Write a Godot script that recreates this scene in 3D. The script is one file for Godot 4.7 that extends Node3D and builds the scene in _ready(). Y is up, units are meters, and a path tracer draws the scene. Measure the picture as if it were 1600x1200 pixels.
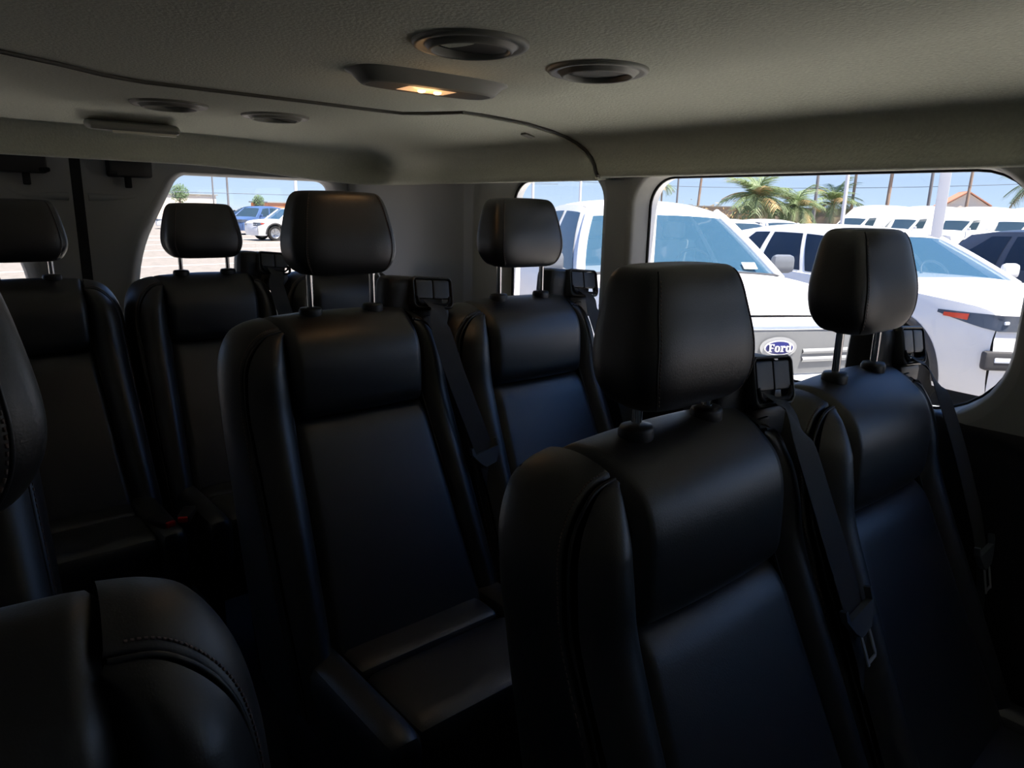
extends Node3D
# Inside a passenger van, looking back over rows of black leather seats; a sunny car lot outside.

const XC := 0.42            # middle of the van, metres
const CEIL := 2.05
const FLOOR := 0.62
var M := {}                 # materials
var K := {}                 # shared meshes
var used := {}

# ---------------------------------------------------------------- mesh building
class MB:
	var v := PackedVector3Array()
	var n := PackedVector3Array()
	var ix := PackedInt32Array()
	func grid(nu: int, nv: int, f: Callable) -> void:
		var b := v.size()
		for j in nv + 1:
			for i in nu + 1:
				v.push_back(f.call(float(i) / nu, float(j) / nv))
				n.push_back(Vector3.ZERO)
		for j in nv:
			for i in nu:
				var a := b + j * (nu + 1) + i
				tri(a, a + 1, a + nu + 2)
				tri(a, a + nu + 2, a + nu + 1)
	func tri(a: int, c: int, d: int) -> void:
		var q := (v[d] - v[a]).cross(v[c] - v[a])
		n[a] += q; n[c] += q; n[d] += q
		ix.push_back(a); ix.push_back(c); ix.push_back(d)
	func weld_ring(b: int, nu: int, nv: int) -> void:       # same normals on the two ends of a closed grid
		for j in nv + 1:
			var p := b + j * (nu + 1)
			var s := n[p] + n[p + nu]
			n[p] = s; n[p + nu] = s
	func ring(nu: int, nv: int, f: Callable) -> void:
		var b := v.size()
		grid(nu, nv, f)
		weld_ring(b, nu, nv)
	func poly(pts: PackedVector3Array) -> void:              # a fan, for convex loops
		var b := v.size()
		var c := Vector3.ZERO
		for p in pts: c += p
		v.push_back(c / pts.size()); n.push_back(Vector3.ZERO)
		for p in pts:
			v.push_back(p); n.push_back(Vector3.ZERO)
		for i in pts.size():
			tri(b, b + 1 + i, b + 1 + (i + 1) % pts.size())
	func tube(path: Array, r: float, seg := 8, cap := true) -> void:
		var m := path.size()
		var frames := []
		var up := Vector3(0.13, 0.31, 0.94).normalized()
		for i in m:
			var t: Vector3 = (path[mini(i + 1, m - 1)] - path[maxi(i - 1, 0)]).normalized()
			var a := t.cross(up)
			if a.length() < 0.05: a = t.cross(Vector3.RIGHT)
			a = a.normalized()
			up = a.cross(t).normalized()
			frames.push_back([a, up])
		ring(seg, m - 1, func(u: float, w: float):
			var k := int(round(w * (m - 1)))
			var fr: Array = frames[k]
			var e := r
			return path[k] + (fr[0] * cos(u * TAU) + fr[1] * sin(u * TAU)) * e)
		if cap:
			for e in [0, m - 1]:
				var l := PackedVector3Array()
				for i in seg:
					l.push_back(path[e] + (frames[e][0] * cos(TAU * i / seg) + frames[e][1] * sin(TAU * i / seg)) * r)
				poly(l)
	func cone(a: Vector3, c: Vector3, r0: float, r1: float, seg := 10) -> void:
		var t := (c - a).normalized()
		var s := t.cross(Vector3(0.13, 0.31, 0.94)).normalized()
		var w := s.cross(t)
		ring(seg, 1, func(u: float, k: float): return a.lerp(c, k) + (s * cos(u * TAU) + w * sin(u * TAU)) * lerpf(r0, r1, k))
	func rbox(c: Vector3, size: Vector3, r: float, basis := Basis.IDENTITY, div := 5) -> void:
		var h := size * 0.5
		var rr := minf(r, minf(h.x, minf(h.y, h.z)) * 0.999)
		var inner := h - Vector3.ONE * rr
		for ax in 3:
			for sg in [-1.0, 1.0]:
				grid(div, div, func(u: float, w: float):
					var p := Vector3.ZERO
					var f := func(t: float, hh: float, ii: float):
						# sample densely where it is round
						var e := t * 2.0 - 1.0
						return signf(e) * (absf(e) * hh if ii < 0.001 else (ii * absf(e) / 0.6 if absf(e) < 0.6 else ii + (hh - ii) * (absf(e) - 0.6) / 0.4))
					var a := (ax + 1) % 3
					var bb := (ax + 2) % 3
					p[ax] = sg * h[ax]
					p[a] = f.call(u, h[a], inner[a]) * sg
					p[bb] = f.call(w, h[bb], inner[bb])
					var q := p.clamp(-inner, inner)
					var d := p - q
					if d.length() > 1e-6: p = q + d.normalized() * rr
					return c + basis * p)
	func strip(a: Array, c: Array, closed := false) -> void: # ruled band between two loops, flat shaded across
		var m := a.size()
		var last := m if closed else m - 1
		var b := v.size()
		for i in m:
			v.push_back(a[i]); v.push_back(c[i]); n.push_back(Vector3.ZERO); n.push_back(Vector3.ZERO)
		for i in last:
			var p := b + 2 * i
			var q := b + 2 * ((i + 1) % m)
			tri(p, q, q + 1); tri(p, q + 1, p + 1)
	func prism(pts: PackedVector2Array, xf: Transform3D, depth: float) -> void:  # outline in xy, thickness along z
		var t := Geometry2D.triangulate_polygon(pts)
		for z in [0.0, depth]:
			var b := v.size()
			for p in pts:
				v.push_back(xf * Vector3(p.x, p.y, z)); n.push_back(Vector3.ZERO)
			for i in t.size() / 3:
				if z > 0: tri(b + t[3 * i], b + t[3 * i + 2], b + t[3 * i + 1])
				else: tri(b + t[3 * i], b + t[3 * i + 1], b + t[3 * i + 2])
		for i in pts.size():
			var p0 := pts[i]
			var p1 := pts[(i + 1) % pts.size()]
			var b := v.size()
			for q in [Vector3(p0.x, p0.y, 0), Vector3(p1.x, p1.y, 0), Vector3(p1.x, p1.y, depth), Vector3(p0.x, p0.y, depth)]:
				v.push_back(xf * q); n.push_back(Vector3.ZERO)
			tri(b, b + 1, b + 2); tri(b, b + 2, b + 3)
	func done() -> ArrayMesh:
		var nn := PackedVector3Array()
		for q in n: nn.push_back(q.normalized() if q.length_squared() > 1e-24 else Vector3.UP)
		var a := []
		a.resize(Mesh.ARRAY_MAX)
		a[Mesh.ARRAY_VERTEX] = v
		a[Mesh.ARRAY_NORMAL] = nn
		a[Mesh.ARRAY_INDEX] = ix
		var m := ArrayMesh.new()
		m.add_surface_from_arrays(Mesh.PRIMITIVE_TRIANGLES, a)
		return m

func numbered(called: String) -> String:
	var k: int = used.get(called, 0)
	used[called] = k + 1
	return called if k == 0 else "%s_%03d" % [called, k]

func part(called: String, mesh: Mesh, m: Material, parent: Node, label := "") -> MeshInstance3D:
	var o := MeshInstance3D.new()
	o.name = called if parent != self else numbered(called)
	o.mesh = mesh
	o.material_override = m
	o.cast_shadow = GeometryInstance3D.SHADOW_CASTING_SETTING_ON
	parent.add_child(o, true)
	if label != "": o.set_meta("label", label)
	return o

func thing(called: String, label: String, category: String, at := Vector3.ZERO, turn := 0.0, group := "") -> Node3D:
	var o := Node3D.new()
	o.name = numbered(called)
	add_child(o, true)
	o.position = at
	o.rotation.y = turn
	tag(o, label, category, group)
	return o

func tag(o: Node, label: String, category: String, group := "") -> void:
	o.set_meta("label", label)
	o.set_meta("category", category)
	if group != "": o.set_meta("group", group)

func struct(called: String, mesh: Mesh, m: Material, label := "") -> MeshInstance3D:
	var o := part(called, mesh, m, self, label)
	o.set_meta("kind", "structure")
	return o

func curve(pts: Array, x: float) -> float:                  # smooth-ish piecewise interpolation of [x, y] pairs
	if x <= pts[0][0]: return pts[0][1]
	for i in pts.size() - 1:
		if x <= pts[i + 1][0]:
			var t: float = (x - pts[i][0]) / (pts[i + 1][0] - pts[i][0])
			var p0: float = pts[maxi(i - 1, 0)][1]
			var p3: float = pts[mini(i + 2, pts.size() - 1)][1]
			var d0: float = pts[i + 1][0] - pts[i][0]
			var m0: float = 0.0
			var m1: float = 0.0
			if i > 0: m0 = (pts[i + 1][1] - p0) / (pts[i + 1][0] - pts[i - 1][0]) * d0
			else: m0 = pts[1][1] - pts[0][1]
			if i < pts.size() - 2: m1 = (p3 - pts[i][1]) / (pts[i + 2][0] - pts[i][0]) * d0
			else: m1 = pts[i + 1][1] - pts[i][1]
			return cubic_h(pts[i][1], m0, pts[i + 1][1], m1, t)
	return pts[-1][1]

func cubic_h(a: float, m0: float, b: float, m1: float, t: float) -> float:
	var t2 := t * t
	var t3 := t2 * t
	return a * (2 * t3 - 3 * t2 + 1) + m0 * (t3 - 2 * t2 + t) + b * (3 * t2 - 2 * t3) + m1 * (t3 - t2)

func along(path: Array, t: float) -> Vector3:                # Catmull-Rom through points, t in 0..1
	var m := path.size() - 1
	var k := clampi(int(t * m), 0, m - 1)
	var f := t * m - k
	var p1: Vector3 = path[k]
	var p2: Vector3 = path[k + 1]
	return p1.cubic_interpolate(p2, path[maxi(k - 1, 0)], path[mini(k + 2, m)], f)

# ---------------------------------------------------------------- materials
func noise_normal(freq: float, strength: float, seed_: int, size := 512, kind := FastNoiseLite.TYPE_SIMPLEX_SMOOTH) -> NoiseTexture2D:
	var t := NoiseTexture2D.new()
	var f := FastNoiseLite.new()
	f.noise_type = kind
	f.frequency = freq
	f.seed = seed_
	f.fractal_octaves = 3
	t.noise = f
	t.width = size; t.height = size
	t.seamless = true
	t.as_normal_map = true
	t.bump_strength = strength
	return t

func noise_color(freq: float, a: Color, b: Color, seed_: int, size := 512) -> NoiseTexture2D:
	var t := NoiseTexture2D.new()
	var f := FastNoiseLite.new()
	f.frequency = freq
	f.seed = seed_
	f.fractal_octaves = 5
	t.noise = f
	t.width = size; t.height = size
	t.seamless = true
	var g := Gradient.new()
	g.set_color(0, a); g.set_color(1, b)
	t.color_ramp = g
	return t

func mat(called: String, c: Color, rough: float, metal := 0.0, spec := 0.5) -> StandardMaterial3D:
	var m := StandardMaterial3D.new()
	m.albedo_color = c
	m.roughness = rough
	m.metallic = metal
	m.metallic_specular = spec
	M[called] = m
	return m

func pane(called: String, c: Color, alpha: float) -> StandardMaterial3D:
	var m := mat(called, Color(c, alpha), 0.02)
	m.transparency = BaseMaterial3D.TRANSPARENCY_ALPHA
	return m

func make_materials() -> void:
	var m := mat("leather", Color(0.10, 0.10, 0.105), 0.43, 0.0, 0.7)
	m.normal_enabled = true
	m.normal_texture = noise_normal(0.11, 4.0, 3, 512, FastNoiseLite.TYPE_CELLULAR)
	m.normal_scale = 0.16
	m.uv1_triplanar = true
	m.uv1_scale = Vector3.ONE * 9.0
	mat("stitch", Color(0.46, 0.39, 0.37), 0.7)
	mat("piping", Color(0.16, 0.16, 0.165), 0.4)
	mat("black_plastic", Color(0.12, 0.12, 0.125), 0.45)
	mat("grey_plastic", Color(0.22, 0.225, 0.23), 0.42)
	mat("grip", Color(0.33, 0.36, 0.40), 0.4)
	mat("soft_black", Color(0.05, 0.05, 0.05), 0.8)
	m = mat("belt", Color(0.19, 0.195, 0.20), 0.75)
	m.normal_enabled = true
	m.normal_texture = noise_normal(0.25, 4.0, 9, 256)
	m.normal_scale = 0.3
	m.uv1_triplanar = true
	m.uv1_scale = Vector3.ONE * 14.0
	mat("chrome", Color(0.86, 0.86, 0.86), 0.13, 1.0)
	mat("steel", Color(0.82, 0.83, 0.84), 0.38, 0.55)
	mat("red_button", Color(0.75, 0.04, 0.06), 0.4)
	m = mat("headliner", Color.WHITE, 0.95, 0.0, 0.2)
	m.albedo_texture = noise_color(0.05, Color(0.79, 0.80, 0.745), Color(0.85, 0.86, 0.80), 21)
	m.normal_enabled = true
	m.normal_texture = noise_normal(0.06, 6.0, 5)
	m.normal_scale = 0.28
	m.uv1_triplanar = true
	m.uv1_scale = Vector3.ONE * 4.0
	m = mat("trim", Color(0.60, 0.60, 0.585), 0.6)
	m.normal_enabled = true
	m.normal_texture = noise_normal(0.2, 3.0, 6)
	m.normal_scale = 0.15
	m.uv1_triplanar = true
	m.uv1_scale = Vector3.ONE * 6.0
	mat("vent_grey", Color(0.54, 0.54, 0.51), 0.5)
	mat("vent_dark", Color(0.33, 0.33, 0.315), 0.6)
	m = mat("carpet", Color(0.10, 0.10, 0.10), 0.95)
	m = mat("lamp_lens", Color(0.95, 0.82, 0.66), 0.3)
	m.emission_enabled = true
	m.emission = Color(1.0, 0.78, 0.58)
	m.emission_energy_multiplier = 0.30
	m = mat("bulb", Color(1, 0.95, 0.85), 0.3)
	m.emission_enabled = true
	m.emission = Color(1.0, 0.86, 0.66)
	m.emission_energy_multiplier = 1.2
	mat("lens_off", Color(0.88, 0.87, 0.80), 0.25)
	pane("van_glass", Color(0.55, 0.60, 0.60), 0.04)
	mat("white_paint", Color(0.90, 0.905, 0.91), 0.28)
	mat("dark_paint", Color(0.20, 0.22, 0.27), 0.25)
	mat("blue_paint", Color(0.30, 0.40, 0.58), 0.3)
	mat("grey_paint", Color(0.45, 0.47, 0.50), 0.3)
	mat("navy_paint", Color(0.14, 0.22, 0.32), 0.25)
	mat("tinted", Color(0.07, 0.085, 0.12), 0.06)
	mat("light_glass", Color(0.20, 0.27, 0.32), 0.05)
	pane("windscreen", Color(0.30, 0.46, 0.57), 0.50)  # light blue colour stands in for the sky reflected in the glass
	mat("cladding", Color(0.24, 0.24, 0.25), 0.7)
	mat("tyre", Color(0.09, 0.09, 0.09), 0.85)
	mat("alloy", Color(0.72, 0.73, 0.74), 0.3, 0.8)
	mat("grille", Color(0.46, 0.47, 0.48), 0.5)
	mat("grille_line", Color(0.62, 0.63, 0.64), 0.4)
	mat("lightbar", Color(0.78, 0.84, 0.92), 0.15)
	mat("badge_blue", Color(0.16, 0.17, 0.42), 0.3)
	mat("badge_white", Color(0.95, 0.95, 0.95), 0.3)
	mat("headlight", Color(0.30, 0.33, 0.38), 0.08)
	mat("amber", Color(0.85, 0.26, 0.13), 0.2)
	mat("tail_red", Color(0.70, 0.10, 0.10), 0.2)
	mat("led", Color(0.9, 0.93, 0.97), 0.15)
	mat("paper", Color(0.86, 0.90, 0.86), 0.7)
	mat("cabin", Color(0.36, 0.37, 0.37), 0.8)
	mat("car_seat", Color(0.45, 0.47, 0.46), 0.8)
	m = mat("concrete", Color.WHITE, 0.9)
	m.albedo_texture = noise_color(0.02, Color(0.50, 0.48, 0.455), Color(0.585, 0.56, 0.535), 31, 1024)
	m.uv1_triplanar = true
	m.uv1_world_triplanar = true
	m.uv1_scale = Vector3.ONE * 0.13
	mat("bounce_strip", Color(0.86, 0.85, 0.82), 0.9)  # paler than the lot so that it bounces more light upward
	mat("stripe", Color(0.88, 0.87, 0.84), 0.8)
	mat("pole_white", Color(0.90, 0.90, 0.91), 0.4)
	mat("pole_grey", Color(0.47, 0.46, 0.47), 0.7)
	mat("cable", Color(0.40, 0.43, 0.48), 0.7)
	m = mat("trunk", Color.WHITE, 0.9)
	m.albedo_texture = noise_color(0.08, Color(0.55, 0.46, 0.40), Color(0.70, 0.61, 0.54), 41, 256)
	m.uv1_triplanar = true
	m = mat("frond", Color(0.47, 0.54, 0.38), 0.6)
	m.backlight_enabled = true
	m.backlight = Color(0.22, 0.28, 0.10)
	m = mat("frond_dry", Color(0.70, 0.60, 0.42), 0.7)
	m = mat("leafy", Color(0.36, 0.46, 0.30), 0.7)
	mat("roof_tile", Color(0.80, 0.56, 0.45), 0.8)
	mat("stucco", Color(0.92, 0.88, 0.82), 0.9)
	mat("tan_wall", Color(0.66, 0.58, 0.50), 0.9)
	mat("orange_wall", Color(0.85, 0.55, 0.38), 0.9)

# ---------------------------------------------------------------- camera and light
func setup_view() -> void:
	var cam := Camera3D.new()
	cam.name = "camera"
	cam.fov = rad_to_deg(2.0 * atan(600.0 / 1119.8))
	cam.near = 0.02
	cam.far = 600.0
	var yaw := deg_to_rad(40.887)
	var pitch := deg_to_rad(13.548)
	var f0 := Vector3(sin(yaw), 0, -cos(yaw))
	var rt := Vector3(cos(yaw), 0, sin(yaw))
	var fw := f0 * cos(pitch) - Vector3.UP * sin(pitch)
	var up := Vector3.UP * cos(pitch) + f0 * sin(pitch)
	var roll := deg_to_rad(1.321)                            # the picture is turned a little clockwise
	var r2 := rt * cos(roll) + up * sin(roll)
	var u2 := up * cos(roll) - rt * sin(roll)
	cam.transform = Transform3D(Basis(r2, u2, -fw), Vector3(0, 1.83, 0))
	add_child(cam)
	cam.current = true
	var env := Environment.new()
	env.tonemap_mode = Environment.TONE_MAPPER_LINEAR
	env.tonemap_exposure = 2.0
	env.background_mode = Environment.BG_SKY
	var sm := ProceduralSkyMaterial.new()
	sm.sky_top_color = Color(0.30, 0.50, 0.80)
	sm.sky_horizon_color = Color(0.74, 0.83, 0.92)
	sm.sky_curve = 0.12
	sm.ground_bottom_color = Color(0.55, 0.52, 0.48)
	sm.ground_horizon_color = Color(0.74, 0.80, 0.86)
	sm.sun_angle_max = 8.0
	sm.sky_energy_multiplier = 0.88
	var sky := Sky.new()
	sky.sky_material = sm
	env.sky = sky
	env.ambient_light_source = Environment.AMBIENT_SOURCE_DISABLED
	env.sdfgi_enabled = true
	env.ssao_enabled = true
	env.ssil_enabled = true
	var we := WorldEnvironment.new()
	we.name = "environment"
	we.environment = env
	add_child(we)
	var sun := DirectionalLight3D.new()
	sun.name = "sun"
	sun.light_color = Color(1.0, 0.96, 0.90)
	sun.light_energy = 2.3
	sun.light_angular_distance = 0.53
	sun.shadow_enabled = true
	var s := Vector3(0.14, 2.2, 0.94).normalized()
	add_child(sun)
	sun.look_at_from_position(s * 50.0, Vector3.ZERO, Vector3.FORWARD)

# ---------------------------------------------------------------- the van
func xs(side: float, x: float) -> float:                     # mirror a right-hand x about the middle of the van
	return x if side > 0 else 2.0 * XC - x

func rr_loop(z0: float, z1: float, y0: float, y1: float, r: Array, n := 8) -> Array:   # rounded rectangle (a, b) pairs: 4 corners of radii r
	var o := []
	var c := [[z1, y1, 1.0, 1.0, 0.0], [z0, y1, -1.0, 1.0, 1.0], [z0, y0, -1.0, -1.0, 2.0], [z1, y0, 1.0, -1.0, 3.0]]
	for k in 4:
		var q: Array = c[k]
		var rad: float = r[k]
		for j in n + 1:
			var a: float = (q[4] + float(j) / n) * PI / 2.0
			o.push_back(Vector2(q[0] - q[2] * rad + rad * cos(a), q[1] - q[3] * rad + rad * sin(a)))
	return o

func rect_for(loop: Array, z0: float, z1: float, y0: float, y1: float, n := 8) -> Array:  # the cell outline point for point
	var o := []
	var cs := [Vector2(z1, y1), Vector2(z0, y1), Vector2(z0, y0), Vector2(z1, y0)]
	for k in 4:
		var a: Vector2 = loop[k * (n + 1)]
		var b: Vector2 = loop[k * (n + 1) + n]
		var corner: Vector2 = cs[k]
		var pa: Vector2 = Vector2(corner.x, a.y) if k % 2 == 0 else Vector2(a.x, corner.y)
		var pb: Vector2 = Vector2(b.x, corner.y) if k % 2 == 0 else Vector2(corner.x, b.y)
		for j in n + 1:
			var t := float(j) / n
			o.push_back(pa.lerp(corner, t * 2.0) if t < 0.5 else corner.lerp(pb, t * 2.0 - 1.0))
	return o

func to3(loop: Array, f: Callable) -> Array:
	var o := []
	for p in loop: o.push_back(f.call(p))
	return o

func grow(loop: Array, c: Vector2, by: float) -> Array:
	var o := []
	for p in loop: o.push_back(p + Vector2(signf(p.x - c.x), signf(p.y - c.y)) * by)
	return o

func side_wall(side: float, called: String, spans: Array) -> void:
	var w := MB.new()
	var skin := MB.new()
	var panes := []
	for s in spans:
		var win: Array = s.win
		var loop := rr_loop(win[0], win[1], win[2], win[3], s.r)
		var mid := Vector2((win[0] + win[1]) / 2, (win[2] + win[3]) / 2)
		var cell := rect_for(loop, s.z0, s.z1, 1.49 if not s.has("y0") else s.y0, 2.02)
		var at := func(x: float): return func(p: Vector2): return Vector3(xs(side, x), p.y, p.x)
		var soft := grow(loop, mid, 0.022)
		var soft2 := grow(loop, mid, 0.009)
		var soft3 := grow(loop, mid, 0.003)
		var fl: float = s.get("flare", 0.0)
		for i in loop.size():
			if loop[i].x < win[0] + 0.075:
				soft[i].x -= fl; soft2[i].x -= fl * 0.92; soft3[i].x -= fl * 0.45
		# keep the soft edge inside its cell
		for i in soft.size():
			soft[i] = Vector2(clampf(soft[i].x, s.z0, s.z1), soft[i].y)
			soft2[i] = Vector2(clampf(soft2[i].x, s.z0, s.z1), soft2[i].y)
		var loops := [to3(cell, at.call(1.378)), to3(soft, at.call(1.378)), to3(soft2, at.call(1.381)), to3(soft3, at.call(1.390 if fl == 0.0 else 1.413)), to3(loop, at.call(1.442))]
		w.strip(loops[0], loops[1], true)
		w.grid(loop.size(), 3, func(u: float, t: float): return loops[1 + int(round(t * 3))][int(round(u * loop.size())) % loop.size()])
		skin.strip(to3(cell, at.call(1.47)), to3(loop, at.call(1.47)), true)
		skin.strip(to3(loop, at.call(1.442)), to3(loop, at.call(1.47)), true)
		panes.push_back([loop, mid])
	var o := struct(called, w.done(), M.trim)
	part("outer_skin", skin.done(), M.white_paint, o)
	# dark lower lining with a rounded ledge under the windows
	var prof := [Vector2(1.40, 1.497), Vector2(1.385, 1.497), Vector2(1.378, 1.488), Vector2(1.373, 1.465), Vector2(1.370, 1.40), Vector2(1.369, 1.0), Vector2(1.369, FLOOR)]
	var z0: float = spans[0].z0
	var z1: float = spans[-1].z1
	var low := MB.new()
	low.grid(prof.size() - 1, 1, func(u: float, t: float):
		var p: Vector2 = prof[int(round(u * (prof.size() - 1)))]
		return Vector3(xs(side, p.x), p.y, lerpf(z0, z1, t)))
	low.rbox(Vector3(xs(side, 1.435), (1.44 + FLOOR) / 2 - 0.03, (z0 + z1) / 2), Vector3(0.06, 1.44 - FLOOR + 0.1, z1 - z0), 0.005, Basis.IDENTITY, 2)
	part("lower_lining", low.done(), M.black_plastic, o, "black plastic lining below the windows")
	for k in panes.size():
		var loop: Array = panes[k][0]
		var out := PackedVector2Array()
		for p in loop: out.push_back(Vector2(p.x, p.y))
		var g := MB.new()
		# outline (z, y) pushed along x
		g.prism(out, Transform3D(Basis(Vector3(0, 0, 1), Vector3(0, 1, 0), Vector3(1, 0, 0)), Vector3(xs(side, 1.446) - 0.002, 0, 0)), 0.004)
		var wn := struct("window_%d" % (used.get("window_count", 0) + 1), g.done(), M.van_glass)
		used["window_count"] = used.get("window_count", 0) + 1
		var gk := MB.new()
		var path := to3(loop, func(p: Vector2): return Vector3(xs(side, 1.441), p.y, p.x))
		path.push_back(path[0])
		gk.tube(path, 0.0045, 6, false)
		part("gasket", gk.done(), M.soft_black, wn, "black rubber gasket")

func header_profile() -> Array:                              # (distance in from the lip line, height) of the headliner edge
	return [Vector2(-0.06, 1.918), Vector2(-0.02, 1.916), Vector2(0.0, 1.914), Vector2(0.010, 1.913), Vector2(0.015, 1.918), Vector2(0.013, 1.928), Vector2(0.004, 1.945), Vector2(0.0, 1.963), Vector2(0.006, 1.980), Vector2(0.022, 1.997), Vector2(0.05, 2.011), Vector2(0.09, 2.022), Vector2(0.15, 2.034), Vector2(0.21, 2.043), Vector2(0.255, 2.0485), Vector2(0.30, 2.05)]

func headliner() -> void:
	var xr := 1.343
	var xl := xs(-1, 1.343)
	var zr := -2.262
	var zf := 1.06
	var R := 0.10
	var prof := header_profile()
	var m := prof.size()
	# seam between the two headliner mouldings, (x, z); beyond the flat it runs up the side
	var seam_at := func(p: Vector2) -> float: return curve([[1.910, -1.230], [1.96, -1.272], [2.011, -1.318], [2.034, -1.345], [2.05, -1.40]], p.y)
	var seam_left := func(d: float) -> float: return curve([[-0.06, -1.225], [0.3, -1.36]], d)
	var flat_seam := [Vector2(xl + 0.30, -1.36), Vector2(0.0, -1.375), Vector2(0.10, -1.385), Vector2(0.17, -1.40), Vector2(0.25, -1.445), Vector2(0.33, -1.505), Vector2(0.40, -1.53), Vector2(0.55, -1.53), Vector2(0.72, -1.527), Vector2(0.90, -1.53), Vector2(0.96, -1.525), Vector2(1.0, -1.48), Vector2(xr - 0.30, -1.40)]
	for which in 2:
		var dy := 0.0 if which == 0 else -0.011
		var b := MB.new()
		# right and left edges
		for side in [1.0, -1.0]:
			var x0: float = xr if side > 0 else xl
			b.grid(m - 1, 24, func(u: float, t: float):
				var p: Vector2 = prof[int(round(u * (m - 1)))]
				var zs: float = seam_at.call(p) if side > 0 else seam_left.call(p.x)
				var za: float = zf if which == 0 else zs
				var zb: float = zs if which == 0 else zr + maxf(R, p.x)
				var e := dy if p.x > -0.01 else 0.0
				var sink := 0.006 if which == 1 else 0.0       # the rear moulding stands slightly further in
				return Vector3(x0 - side * (p.x + sink), p.y + e * 0.6, lerpf(za, zb, t)))
		var flat := PackedVector2Array()
		if which == 0:
			flat.push_back(Vector2(xl + 0.30, zf)); flat.push_back(Vector2(xr - 0.30, zf))
			for i in flat_seam.size(): flat.push_back(flat_seam[flat_seam.size() - 1 - i])
		else:
			for q in flat_seam: flat.push_back(q)
			flat.push_back(Vector2(xr - 0.306, zr + 0.30)); flat.push_back(Vector2(xl + 0.306, zr + 0.30))
		var tr := Geometry2D.triangulate_polygon(flat)
		var base := b.v.size()
		for q in flat:
			b.v.push_back(Vector3(q.x, CEIL + dy * 0.6, q.y)); b.n.push_back(Vector3.ZERO)
		for i in tr.size() / 3:
			b.tri(base + tr[3 * i], base + tr[3 * i + 1], base + tr[3 * i + 2])
		if which == 1:
			# rear corners and the rear edge
			var lift := func(x: float, d: float): return 0.034 * (1.0 - smoothstep(0.55, 1.15, absf(x - XC) + 0.3)) * (1.0 - smoothstep(0.0, 0.12, d))
			for side in [1.0, -1.0]:
				var x0: float = (xr if side > 0 else xl) - side * 0.006
				b.grid(m - 1, 10, func(u: float, t: float):
					var p: Vector2 = prof[int(round(u * (m - 1)))]
					var c := Vector2(x0 - side * R, zr + R)
					var rad := R - p.x
					var a := t * PI / 2
					var q := c + Vector2(side * cos(a), -sin(a)) * rad if rad > 0 else Vector2(x0 - side * p.x, zr + p.x)
					return Vector3(q.x, p.y + dy * 0.6 + lift.call(q.x, p.x), q.y))
			b.grid(m - 1, 30, func(u: float, t: float):
				var p: Vector2 = prof[int(round(u * (m - 1)))]
				var ins := maxf(R, p.x) + 0.006
				var x := lerpf(xr - ins, xl + ins, t)
				return Vector3(x, p.y + dy * 0.6 + lift.call(x, p.x), zr + p.x))
			# the step at the seam
			var lip := []
			var lip2 := []
			for i in flat_seam.size():
				var q: Vector2 = flat_seam[i]
				lip.push_back(Vector3(q.x, CEIL + dy * 0.6, q.y)); lip2.push_back(Vector3(q.x, CEIL + 0.01, q.y + 0.002))
			for i in m:
				var p: Vector2 = prof[m - 1 - i]
				var zq: float = seam_at.call(p)
				lip.push_back(Vector3(xr - p.x - 0.006, p.y + dy * 0.6, zq)); lip2.push_back(Vector3(xr - p.x + 0.012, p.y + 0.012, zq + 0.002))
			b.strip(lip, lip2)
			# a soft dark groove tube runs along it
		var o := struct("ceiling" if which == 0 else "ceiling_001", b.done(), M.headliner, "grey fabric headliner over the front rows" if which == 0 else "grey fabric headliner over the rear row")
		if which == 0:
			var roof := MB.new()
			roof.rbox(Vector3(XC, 2.10, -0.70), Vector3(2.12, 0.06, 3.66), 0.02, Basis.IDENTITY, 2)
			part("outer_roof", roof.done(), M.white_paint, o)
		else:
			var groove := []
			for i in flat_seam.size():
				var q: Vector2 = flat_seam[i]
				groove.push_back(Vector3(q.x, CEIL - 0.002, q.y + 0.004))
			for i in m - 4:
				var p: Vector2 = prof[m - 1 - i]
				groove.push_back(Vector3(xr - p.x - 0.003, p.y - 0.001, float(seam_at.call(p)) + 0.004))
			var g := MB.new()
			g.tube(groove, 0.0045, 8)
			part("joint_seal", g.done(), M.vent_dark, o, "dark joint between the two headliner mouldings")
			var plug := MB.new()
			plug.rbox(Vector3(1.245, 2.013, -1.40), Vector3(0.032, 0.006, 0.022), 0.003, Basis(Vector3.FORWARD, 0.22), 4)
			part("plug", plug.done(), M.vent_grey, o, "small oval plug in the headliner")

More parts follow.
